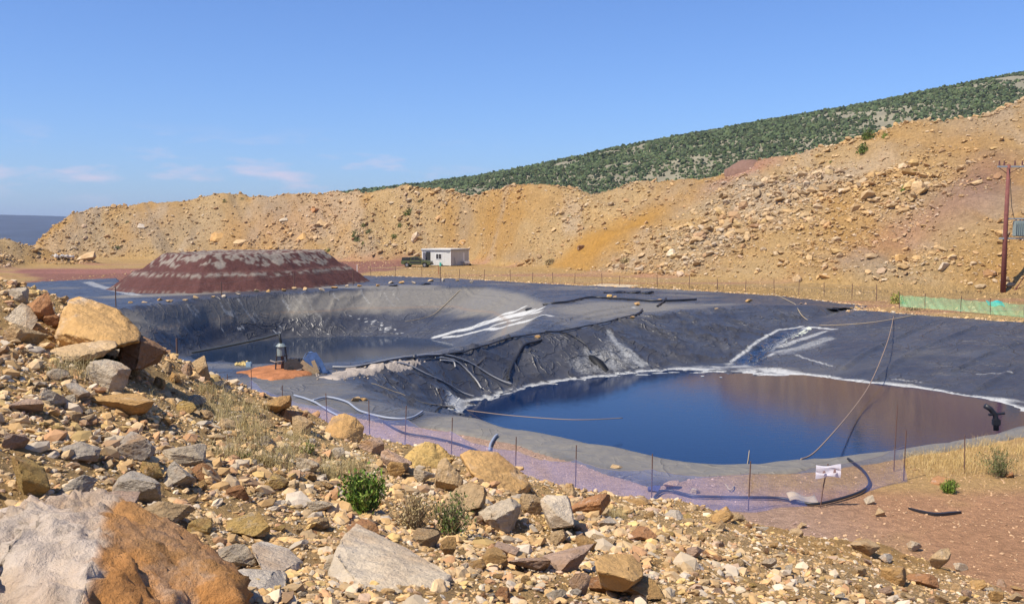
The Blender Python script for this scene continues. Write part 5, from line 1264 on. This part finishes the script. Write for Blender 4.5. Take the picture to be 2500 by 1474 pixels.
# ------------------------------------------------------------------ pickup
q = PZ(1018, 652); T = empty('pickup_truck', (q[0], q[1], 0), R(-10))
M_khaki = mat('khaki_green_paint', (.085, .10, .04), .35, nscale=1.2, namp=.25); M_dk = mat('black_trim', (.02, .022, .022), .5); M_lamp = mat('lamp_glass', (.6, .6, .55), .15); M_rim = mat('rim_metal', (.35, .35, .34), .35, metal=.6)
def prof(pts, y0, y1): mb = MB(); mb.poly([(x, y0, z) for x, z in pts], (0, y1 - y0, 0)); return mb
wheel_cut = lambda cx: [(cx + .48 * math.cos(t), .42 + .46 * math.sin(t)) for t in np.linspace(math.pi, 0, 9)]
bottom = [(-2.5, .55)] + wheel_cut(-1.5) + [(-1.0, .42), (1.0, .42)] + wheel_cut(1.55) + [(2.5, .45)]
body = prof([(-2.5, 1.12)] + [(x, z) for x, z in bottom] + [(2.55, .75), (2.5, 1.02), (1.3, 1.16), (.9, 1.18)], -.88, .88).build('body', M_khaki, T)
prof([(-.95, 1.16), (-.85, 1.72), (.35, 1.74), (1.05, 1.16)], -.78, .78).build('cab_roof', M_khaki, T)
mb = MB()
for s in (-1, 1): mb.poly([(-.82, s * .785, 1.2), (-.74, s * .785, 1.64), (-.28, s * .785, 1.66), (-.28, s * .785, 1.2)], (0, s * .01, 0)); mb.poly([(-.2, s * .785, 1.2), (-.2, s * .785, 1.66), (.33, s * .785, 1.66), (.88, s * .785, 1.2)], (0, s * .01, 0))
mb.build('side_window', M_glass, T)
MB().poly([(1.0, -.7, 1.22), (1.0, .7, 1.22), (.42, .66, 1.69), (.42, -.66, 1.69)], (.02, 0, .015)).build('windscreen', M_glass, T)
prof([(-2.42, 1.12), (-2.4, 1.62), (-1.0, 1.66), (-1.0, 1.12)], -.8, .8).build('canopy', M_dk, T)
mb = MB(); mb.box((-1.7, -.81, 1.38), (1.0, .02, .3)); mb.build('canopy_window', M_glass, T)
for x in (-1.5, 1.55):
    for s in (-1, 1):
        w = MB().tube([(x, s * .68, .38), (x, s * .92, .38)], .38, 20).build('wheel', M_tyre, T); MB().tube([(x, s * .90, .38), (x, s * .935, .38)], .2, 14).build('rim', M_rim, w)
MB().box((2.58, 0, .55), (.14, 1.7, .25), bev=.03).build('bumper', M_dk, T)
for s in (-1, 1): MB().box((2.52, s * .62, .85), (.06, .32, .16), bev=.02).build('headlight', M_lamp, T)
MB().box((-2.52, 0, .6), (.1, 1.6, .16), bev=.02).build('bumper', M_dk, T)
for s in (-1, 1): MB().box((.75, s * .95, 1.25), (.1, .16, .16), bev=.02).build('mirror', M_dk, T)
MB().box((0, -.895, .8), (1.9, .02, .25)).build('side_stripe', M_dk, T)
tag(T, 'dark khaki pickup with canopy parked in front of the cabin', 'pickup truck')

# ------------------------------------------------------------------ pump station
base = hit(690, 910); B = Vector(base); S = base[1] / FPX
M_eng = mat('oily_metal', (.045, .04, .04), .5, nscale=12, namp=.5); M_gm = mat('grey_enamel', (.20, .24, .23), .45, nscale=6, namp=.2); M_tarp = mat('blue_tarp', (.06, .12, .27), .6, nscale=5, namp=.45); M_wood = mat('old_wood', (.36, .26, .15), .85, nscale=14, namp=.3)
def at(px, py, dy=0.0): p = PD(px, py, base[1] + dy); return (p[0] - B.x, p[1] - B.y, p[2] - B.z)
root = empty('pump_unit', B)
mb = MB()
for a, b in [((672, 908), (678, 838)), ((704, 908), (696, 842)), ((688, 900), (688, 845))]: mb.tube([at(*a, .0 if a[0] != 688 else .5), at(*b)], .035, 6)
for y_ in (888, 870): mb.tube([at(674, y_), at(702, y_ - 2)], .025, 6)
mb.build('frame', M_eng, root)
mb = MB(); mb.tube([at(686, 868), at(686, 862), at(686, 846), at(686, 843)], .17, 14); mb.tube([at(686, 845), at(686, 838)], .24, 14, .12); mb.build('motor', M_gm, root)
MB().tube([at(690, 906, .1), at(689, 860, .1)], .07, 10).build('riser_pipe', M_rust, root)
mb = MB(); mb.box(at(725, 892, .1), (1.05, .6, .42), bev=.04); mb.tube([at(700, 896), at(712, 892), at(752, 892)], .12, 12); mb.box(at(718, 880, .1), (.5, .4, .2), bev=.03)
for x_ in (708, 722, 736): mb.tube([at(x_, 884), at(x_, 874)], .05, 8)
mb.build('engine', M_eng, root)
for x_ in (708, 744): MB().tube([at(x_, 903, -.35), at(x_, 903, -.22)], .14, 14).build('wheel', M_tyre, root)
mb = MB(); mb.tube([at(700, 898), at(718, 906, -.3), at(742, 900, -.3), at(756, 890)], .03, 6); mb.tube([at(696, 880), at(672, 884, -.1), at(660, 880)], .035, 6); mb.build('fuel_line', M_wire, root)
tag(root, 'dark oily pump and motor on a frame by the rear pond', 'pump')
# suction pipe reaching out over the pond
P0 = at(686, 838); pp = [Vector(P0) + B, Vector(at(683, 822)) + B, Vector(at(678, 816, .4)) + B] + [Vector(PD(640, 826, 46.0)), Vector(PD(560, 843, 49)), Vector(PD(470, 860, 52))]
root = empty('suction_pipe', pp[0]); MB().tube([p - pp[0] for p in spline(pp, 6)], .06, 8).build('pipe', M_dk, root, True); tag(root, 'black pipe slanting from the pump out over the rear pond', 'pipe')
# blue sheet propped on boards
root = empty('blue_tarp', B); V = []
for j in range(9):
    for k in range(25):
        t = k / 24; x = 738 + 62 * t; a = math.sin(math.pi * min(1, t * 1.05)) ** .6
        y = np.interp(t, [0, .12, .35, .6, .8, 1], [880, 864, 858, 866, 888, 912]); V.append(at(x, y + 1.2 * math.sin(j * 2 + k), -.25 + .11 * j))
o = link('sheet', npmesh('sheet', V, gridfaces(9, 25), True), M_tarp, root); o.modifiers.new('th', 'SOLIDIFY').thickness = .01
mb = MB()
V2 = [at(742, 876, -.27), at(752, 862, -.27), at(772, 860, -.27), at(786, 880, -.27), at(800, 910, -.27), at(788, 911, -.27), at(774, 888, -.27), at(764, 880, -.27), at(758, 895, -.27), at(748, 892, -.27)]
mb.poly(V2, (0, .02, 0)); mb.build('flap', M_tarp, root)
tag(root, 'faded blue sheet arched over boards beside the pump', 'tarp')
for k, (a, b, l) in enumerate([((736, 882), (784, 917), 'left wooden board leaning under the blue sheet'), ((764, 880), (776, 910), 'upright wooden board under the blue sheet'), ((740, 895), (772, 916), 'dark wooden board lying lowest beside the pump')]):
    p0, p1 = Vector(at(*a, -.35 - .06 * k)) + B, Vector(at(*b, -.35 - .06 * k)) + B; root = empty('board', p0); d_ = p1 - p0; rot = d_.to_track_quat('X', 'Z').to_matrix().to_4x4()
    MB().box(d_ / 2, (d_.length, .04, .17), rot).build('plank', M_wood, root); tag(root, l, 'board', 'boards beside the pump')
# orange soil patch, small debris
def patch(name, pts, z, colr, label, m=None, cat='soil'):
    W3 = [hit(*p) for p in pts]; c = np.mean([w[:2] for w in W3], 0); xs = np.linspace(min(w[0] for w in W3) - .4, max(w[0] for w in W3) + .4, 60); ys = np.linspace(min(w[1] for w in W3) - .4, max(w[1] for w in W3) + .4, 60)
    GX, GY = np.meshgrid(xs, ys); X, Y = GX.ravel(), GY.ravel(); sd = poly_sd(X, Y, W3) + .35 * fbm(X * 1.3, Y * 1.3, 4, 950)
    Z = np.array([LH(a, b) for a, b in zip(X, Y)]) if name != 'sand_patch' else H0(X, Y)
    Zp = Z + z * sstep(-.25, .25, sd) - .12 * (1 - sstep(-.25, -.0, sd)) + .02 * fbm(X * 3, Y * 3, 3, 951)
    me = npmesh(name, np.stack([X, Y, Zp], 1), gridfaces(60, 60), True, np.clip(np.array(colr)[None] * (1 + .3 * fbm(X * 2, Y * 2, 3, 952))[:, None], 0, .9))
    tag(link(name, me, M_mound), label, cat, kind='structure')
patch('soil_patch', [(585, 912), (640, 900), (700, 896), (760, 905), (768, 916), (720, 926), (660, 934), (610, 922)], .10, (.36, .15, .065), 'bright orange soil spread around the pump')
patch('soil_patch', [(780, 926), (850, 902), (960, 893), (1040, 885), (960, 905), (880, 920), (820, 933)], .05, (.36, .31, .26), 'pale dusty soil on the liner right of the pump')
patch('sand_patch', [(1425, 700), (1470, 693), (1560, 697), (1520, 703), (1440, 705)], .05, (.46, .37, .25), 'pale sand patch at the liner edge below the ridge')
def stuffbits(name, label, pts, s, c, cat):
    P3 = np.array([(*hit(*p)[:2],) for p in pts]); Z = np.array([LH(a, b) for a, b in P3]); V, F, C = scatter_mesh(np.concatenate([P3, Z[:, None] + s * .3], 1), np.full(len(P3), s) * rng.uniform(.6, 1.3, len(P3)), np.tile(c, (len(P3), 1)), 1)
    tag(link(name, npmesh(name, V, F, False, C), M_rubble), label, cat, kind='stuff')
stuffbits('spilled_stones', 'pale crumbs and stones spilled right of the pump', [(random.uniform(770, 900), random.uniform(905, 935)) for _ in range(34)], .05, (.38, .31, .24), 'stones')
# small blue and white containers left of the orange soil
q = hit(608, 898); c_ = empty('plastic_can', q); MB().box((0, 0, .14), (.26, .18, .26), bev=.03).build('can', mat('pale_blue_plastic', (.25, .36, .45), .5), c_); MB().tube([(0, 0, .26), (0, 0, .33)], .035, 8).build('cap', M_dk, c_); tag(c_, 'pale blue plastic can left of the orange soil', 'can')
q = hit(598, 893); c_ = empty('stone_pile', q); V, F, C = scatter_mesh(np.array([(random.gauss(0, .15), random.gauss(0, .15), .06 + .05 * random.random()) for _ in range(14)]), np.full(14, .11), np.tile((.5, .38, .16), (14, 1)), 2)
link('stones', npmesh('stones', V, F, False, C), M_rubble, c_); tag(c_, 'little heap of ochre stones behind the blue can', 'stones')

# ------------------------------------------------------------------ hoses, cables, ropes
M_hose = mat('grey_hose', (.30, .30, .30), .5, nscale=20, namp=.15); M_blk = mat('black_hose', (.018, .019, .024), .45); M_rope = mat('brown_rope', (.30, .21, .15), .9); M_bh = mat('bluish_hose', (.28, .31, .37), .5); M_yel = mat('faded_rope', (.42, .33, .2), .9)
def hose(name, pts, r, m, label, cat='hose', grp=None, lift=1.0, f=None):
    W3 = [hit(*p, f) for p in pts]; sp_ = spline([(w[0], w[1], 0) for w in W3], 9)
    P3 = [Vector((p.x, p.y, (max(LH(p.x, p.y), -2.5) if poly_sd(np.array([p.x]), np.array([p.y]), LINER)[0] > 0 else float(H(p.x, p.y))) + r * lift)) for p in sp_]
    zs = [p.z for p in P3]; P3 = [Vector((p.x, p.y, sum(zs[max(0, i - 3):i + 4]) / len(zs[max(0, i - 3):i + 4]) + .03)) for i, p in enumerate(P3)]
    root = empty(name, P3[0]); MB().tube([p - P3[0] for p in P3], r, 7).build('tube', m, root, True); tag(root, label, cat, grp); return P3
hose('hose', [(812, 902), (870, 902), (960, 886), (1060, 873), (1120, 882), (1185, 914), (1250, 950)], .05, M_hose, 'long grey hose crossing the berm and running down beside the salt line')
hose('hose', [(1062, 876), (1120, 894), (1158, 930), (1176, 956)], .045, M_hose, 'short grey hose curving steeply down into the front pond')
hose('hose', [(930, 892), (1000, 901), (1060, 930), (1110, 955), (1158, 976)], .045, M_hose, 'lowest grey hose running down to the curled salt corner')
hose('hose', [(1075, 885), (1105, 893), (1112, 905)], .05, M_hose, 'stub of pale hose between the long hoses on the slope')
hose('cable', [(870, 905), (940, 893), (1000, 884), (1100, 870), (1160, 863), (1230, 839), (1310, 822), (1390, 812), (1450, 800), (1520, 783), (1560, 772)], .045, M_blk, 'black cable following the whole berm crest between the ponds', 'cable', lift=1.6)
hose('cable', [(1330, 815), (1385, 822), (1425, 845), (1440, 868)], .045, M_blk, 'black cable dropping from the berm to the dark flap', 'cable', lift=1.6)
hose('pipe', [(1325, 752), (1380, 742), (1440, 730), (1510, 733), (1600, 739), (1700, 736)], .09, M_blk, 'thick black pipe lying across the upper liner', 'pipe')
hose('hose', [(1604, 752), (1618, 742), (1626, 732)], .07, M_blk, 'short black hose across the thick pipe')
hose('hose', [(1550, 776), (1562, 768), (1568, 760)], .07, M_blk, 'short black hose end beyond the berm cable')
hose('hose', [(1322, 838), (1285, 850), (1262, 880), (1245, 915), (1243, 938)], .07, M_blk, 'dark hose sagging down the middle of the wrinkled slope')
hose('hose', [(718, 973), (770, 992), (812, 1012), (850, 1034)], .036, M_bh, 'left of two pale bluish hoses behind the net')
hose('hose', [(765, 987), (800, 978), (845, 988), (880, 1012), (940, 1030), (1000, 1030), (1032, 1012)], .038, M_bh, 'long pale bluish hose looping behind the net')
hose('hose', [(1032, 1012), (1070, 1004), (1110, 1004)], .035, M_blk, 'thin black hose joining the bluish hose to the pond rim')
hose('cable', [(935, 1034), (985, 1060), (1060, 1074), (1140, 1096), (1200, 1120)], .03, M_blk, 'dark cable lying on the rosy gravel behind the net', 'cable')
hose('hose', [(1195, 1105), (1198, 1090), (1206, 1076), (1214, 1070)], .04, M_bh, 'short blue hose hooked over the netted liner edge')
hose('hose', [(2070, 1131), (2105, 1152), (2122, 1180), (2112, 1200), (2070, 1218), (2000, 1236), (1955, 1232), (1900, 1222), (1800, 1221), (1700, 1219), (1600, 1219), (1540, 1212)], .035, M_blk, 'long black hose curving round inside the net')
hose('rope', [(1130, 705), (1100, 735), (1060, 772), (1020, 806), (990, 828)], .03, M_yel, 'pale rope running down into the rear pond', 'rope')
hose('rope', [(1885, 716), (1930, 742), (1950, 765), (1972, 786)], .025, M_yel, 'thin rope from the far edge to the spillway', 'rope')
hose('rope', [(2000, 800), (2100, 793), (2180, 782), (2240, 772)], .02, M_yel, 'thin yellowish rope lying along the top of the right slope', 'rope')
hose('rope', [(900, 937), (960, 962), (1030, 988), (1110, 1002)], .018, M_yel, 'thin pale rope on the grey slope left of the front pond', 'rope')
# ropes stretched over the front pond
def rope(pts, label, r=.018, m=M_rope):
    P3 = spline([Vector(p) for p in pts], 10); root = empty('rope', P3[0]); MB().tube([p - P3[0] for p in P3], r, 6).build('strand', m, root, True); tag(root, label, 'rope', 'ropes across the front pond')
a, b = hit(2183, 767), PZ(1955, 1122); a = Vector(a); b = Vector(b)
zz = [(2183, 767, a.y), (2168, 830, 62), (2130, 925, 52.3), (2085, 995, 45), (2000, 1093, 33), (1955, 1121, 27.5)]
rope([PD(*p) for p in zz], 'brown rope slung over the water from the right rim to the near rim', .025)
rope([PD(1140, 1001, 47), PD(1250, 1014, 43), PD(1400, 1024, 41), PD(1520, 1020, 42)], 'thin rope lying low over the left end of the blue water')
hose('rope', [(1770, 1190), (1800, 1162), (1832, 1130)], .016, M_yel, 'pale cord slanting up to the pond rim behind the net', 'rope', lift=2)
# near strip on the red soil
W3 = [hit(*p, H) for p in [(2218, 1243), (2250, 1252), (2285, 1259), (2320, 1257), (2346, 1253)]]; root = empty('rubber_strip', W3[0]); mb = MB()
L_ = spline([Vector(w) for w in W3], 6); pts = [p - Vector(W3[0]) for p in L_]
for k, (p, p2) in enumerate(zip(pts, pts[1:])):
    t = k / len(pts); w_ = .02 + .06 * math.sin(math.pi * t); d_ = p2 - p; mb.box((p + p2) / 2 + Vector((0, 0, .03)), (d_.length * 1.1, w_, .03 + w_ * .5), d_.to_track_quat('X', 'Z').to_matrix().to_4x4())
mb.build('strip', M_blk, root); tag(root, 'curved black rubber strip on the red soil at right', 'rubber strip')
q = hit(1965, 1232); root = empty('cardboard_piece', q); V = []
for j in range(6):
    for k in range(12): V.append((-.35 + .06 * k, .0 + .06 * j, .10 + .05 * math.sin(k * .6) + .02 * j - .006 * k))
o = link('sheet', npmesh('sheet', V, gridfaces(6, 12), True), mat('cardboard', (.45, .36, .24), .9), root); o.modifiers.new('th', 'SOLIDIFY').thickness = .02; tag(root, 'curled tan scrap of sheet at the foot of the leaning stake', 'scrap')
q = hit(1597, 1200); root = empty('blue_bag', q); V, F = rock_shape(3, 77, 5, False, .2); link('bag', npmesh('bag', V * np.array((.34, .25, .16)) + np.array((0, 0, .06)), F, True), mat('dark_blue_cloth', (.05, .06, .16), .8), root); tag(root, 'dark blue crumpled bag at the liner corner', 'bag')
# dark flap of liner standing in the front pond
a, b = Vector(PZ(1487, 913, Z2)), Vector(hit(1438, 869)); root = empty('liner_flap', a); V = []
n1, n2 = 14, 9; d_ = b - a; side = Vector((d_.y, -d_.x, 0)).normalized()
for i in range(n1):
    t = i / (n1 - 1); w_ = .36 * math.sin(math.pi * (t * .93 + .05)) ** .7
    for j in range(n2): ph = math.pi * j / (n2 - 1); V.append((d_ * t + side * w_ * math.cos(ph) + Vector((0, -.15, 1)) * (w_ * .9 * math.sin(ph))))
link('flap', npmesh('flap', [v[:] for v in V], gridfaces(n1, n2), True), mat('wet_black_plastic', (.006, .007, .009), .6, spec=.3), root); tag(root, 'pointed black flap of liner entering the front pond', 'liner flap')
# folded sheets on upper liner
for k, (px, py, w, l) in enumerate([(1500, 716, 60, 'left black liner fold on the upper bench'), (1545, 716, 44, 'middle black liner fold on the upper bench'), (1580, 718, 36, 'right black liner fold on the upper bench'), (1035, 696, 34, 'black folded scrap on the rear pond rim'), (1290, 758, 18, 'black pipe mouth at the top of the white streaks'), (960, 700, 24, 'small black scrap left on the rear pond rim')]):
    q = hit(px, py); W_ = w * q[1] / FPX; root = empty('folded_sheet', (q[0], q[1], LH(q[0], q[1]))); V, F = rock_shape(3, 900 + k, 4, False, .16); V = V * np.array((W_, W_ * .8, .28)); V[:, 2] += .05 + .08 * np.sin(V[:, 0] * 2.5)
    link('fold', npmesh('fold', V, F, True), M_blk, root); tag(root, l, 'plastic sheet', 'black plastic folds on the liner')
# dark torn notch at the head of the spillway
q = Vector(hit(2065, 757)); root = empty('culvert', q)
V, F = rock_shape(3, 931, 5, False, .25); link('opening', npmesh('opening', V * np.array((2.3, 2.4, .5)), F, True), mat('dark_void', (.006, .006, .007), 1, spec=0), root)  # solid black lump, the shade of the hollow put into its colour
V, F = rock_shape(3, 932, 5, False, .3); o = link('torn_liner', npmesh('torn_liner', V * np.array((1.6, 1.0, .35)) + np.array((-1.6, -1.0, .1)), F, True), M_blk, root); tag(root, 'dark torn hollow in the liner at the head of the spillway', 'hollow')
q = Vector(PD(1940, 812, hit(1940, 812)[1])); root = empty('salt_slab', q)
mb = MB(); pts_ = [hit(*p) for p in [(1918, 838), (1975, 800), (1982, 806), (1930, 842)]]; mb.poly([Vector(p) - q + Vector((0, 0, .04)) for p in pts_], (0, 0, .05)); mb.build('slab', mat('salt_crust', (.52, .55, .44), .8, nscale=5, namp=.1), root); tag(root, 'pale crusted strip along the right side of the spillway', 'salt slab')
# floating crust
for k, (px, py, w) in enumerate([(1570, 915, 36), (1610, 911, 44), (1645, 909, 30), (1715, 918, 10), (1760, 921, 8)]):
    q = PZ(px, py, Z2 + .012); W_ = w * q[1] / FPX; pts_ = [(math.cos(t) * W_ / 2 * random.uniform(.6, 1.1), math.sin(t) * .14 * random.uniform(.5, 1.2), 0) for t in np.linspace(0, 2 * math.pi, 15)[:-1]]
    root = empty('salt_crust', q); MB().poly(pts_, (0, 0, .015)).build('crust', mat('floating_salt', (.42, .44, .45), .7), root); tag(root, ['leftmost floating salt patch beside the black flap', 'widest floating salt patch under the far bank', 'floating salt patch right of the widest one', 'small white speck floating right of the salt patches', 'farthest right white speck floating on the water'][k], 'salt patch', 'salt patches floating on the front pond')
# pipe in the pond at right
root = empty('standing_pipe', PZ(2432, 1046, Z2)); o0 = Vector(root.location); pts_ = [Vector(PD(px, py, 37)) - o0 for px, py in [(2405, 990), (2418, 998), (2430, 1012), (2432, 1030), (2432, 1050)]]
MB().tube(pts_, .10, 10).build('pipe', M_blk, root, True); mb = MB(); mb.tube([pts_[2] + Vector((-.25, 0, 0)), pts_[2] + Vector((.35, 0, .06))], .05, 8); mb.box(pts_[3], (.28, .2, .26), bev=.03); mb.build('float', M_blk, root)
tag(root, 'black bent pipe and float standing in the pond at the right edge', 'pipe')

# ------------------------------------------------------------------ utility pole
q = Vector(hit(2448, 714)); root = empty('utility_pole', q); ds = q.y / FPX
M_pole = mat('red_brown_pole', (.17, .055, .045), .8, nscale=4, namp=.3); M_galv = mat('galvanised_steel', (.33, .36, .37), .45, metal=.4); M_ins = mat('brown_porcelain', (.12, .05, .035), .25)
def up(px, py, dy=0): p = PD(px, py, q.y + dy); return Vector((p[0] - q.x, p[1] - q.y, p[2] - q.z))
MB().tube([up(2448, 725), up(2455, 560), up(2463, 402)], .27, 14, .17).build('pole', M_pole, root, True)
mb = MB(); mb.box(up(2470, 407), (2.8, .16, .16)); mb.box(up(2470, 407, .36), (2.8, .16, .16)); ar = mb.build('crossarm', M_galv, root)
for x_ in (2440, 2452, 2478, 2496): MB().tube([up(x_, 404), up(x_, 400), up(x_, 396), up(x_, 392)], .10, 10, .05).build('insulator', M_ins, ar)
mb = MB(); mb.tube([up(2440, 410), up(2459, 424)], .04, 6); mb.tube([up(2490, 410), up(2462, 424)], .04, 6); mb.build('brace', M_rust, root)
mb = MB(); mb.box(up(2480, 534), (1.9, .14, .14)); mb.box(up(2476, 582), (3.0, .18, .16)); mb.box(up(2446, 582), (.3, .3, .2)); br = mb.build('bracket', M_galv, root)
tr = MB(); tr.box(up(2490, 558, -.1), (1.05, .9, 1.55), bev=.06)
for k in range(5): tr.box(up(2480 + 5 * k, 558, -.58), (.05, .12, 1.3))
tr = tr.build('transformer', mat('grey_green_enamel', (.22, .28, .28), .4), root)
for x_ in (2481, 2491, 2500): MB().tube([up(x_, 540), up(x_, 536), up(x_, 532)], .09, 10, .05).build('bushing', M_ins, tr)
mb = MB(); mb.tube([up(2468, 470, -.2), up(2470, 505, -.2), up(2476, 532, -.2)], .03, 6); mb.tube([up(2463, 410, -.2), up(2467, 440, -.2), up(2468, 470, -.2)], .03, 6); mb.build('lead_wire', M_dk, root)
MB().tube([up(2530, 560), up(2520, 650), up(2472, 716)], .10, 8).build('strut', M_pole, root)
tag(root, 'red brown utility pole with transformer and crossarm at right edge', 'utility pole')

# ------------------------------------------------------------------ air
hb = MB(); hb.box((0, 0, 0), (2, 2, 2)); hz = hb.build('haze', None)
hz.location = (0, 0, 60); hz.scale = (17000, 17000, 235)
m = bpy.data.materials.new('air'); m.use_nodes = True; nt = m.node_tree; nt.nodes.remove(nt.nodes['Principled BSDF'])
v = nt.nodes.new('ShaderNodeVolumePrincipled'); v.inputs['Color'].default_value = (.62, .76, 1, 1); v.inputs['Density'].default_value = HAZE = 7e-5; v.inputs['Anisotropy'].default_value = .2
nt.links.new(v.outputs[0], nt.nodes['Material Output'].inputs['Volume']); hz.data.materials.append(m)
tag(hz, 'thin blue air haze over the whole valley', 'haze', kind='stuff')
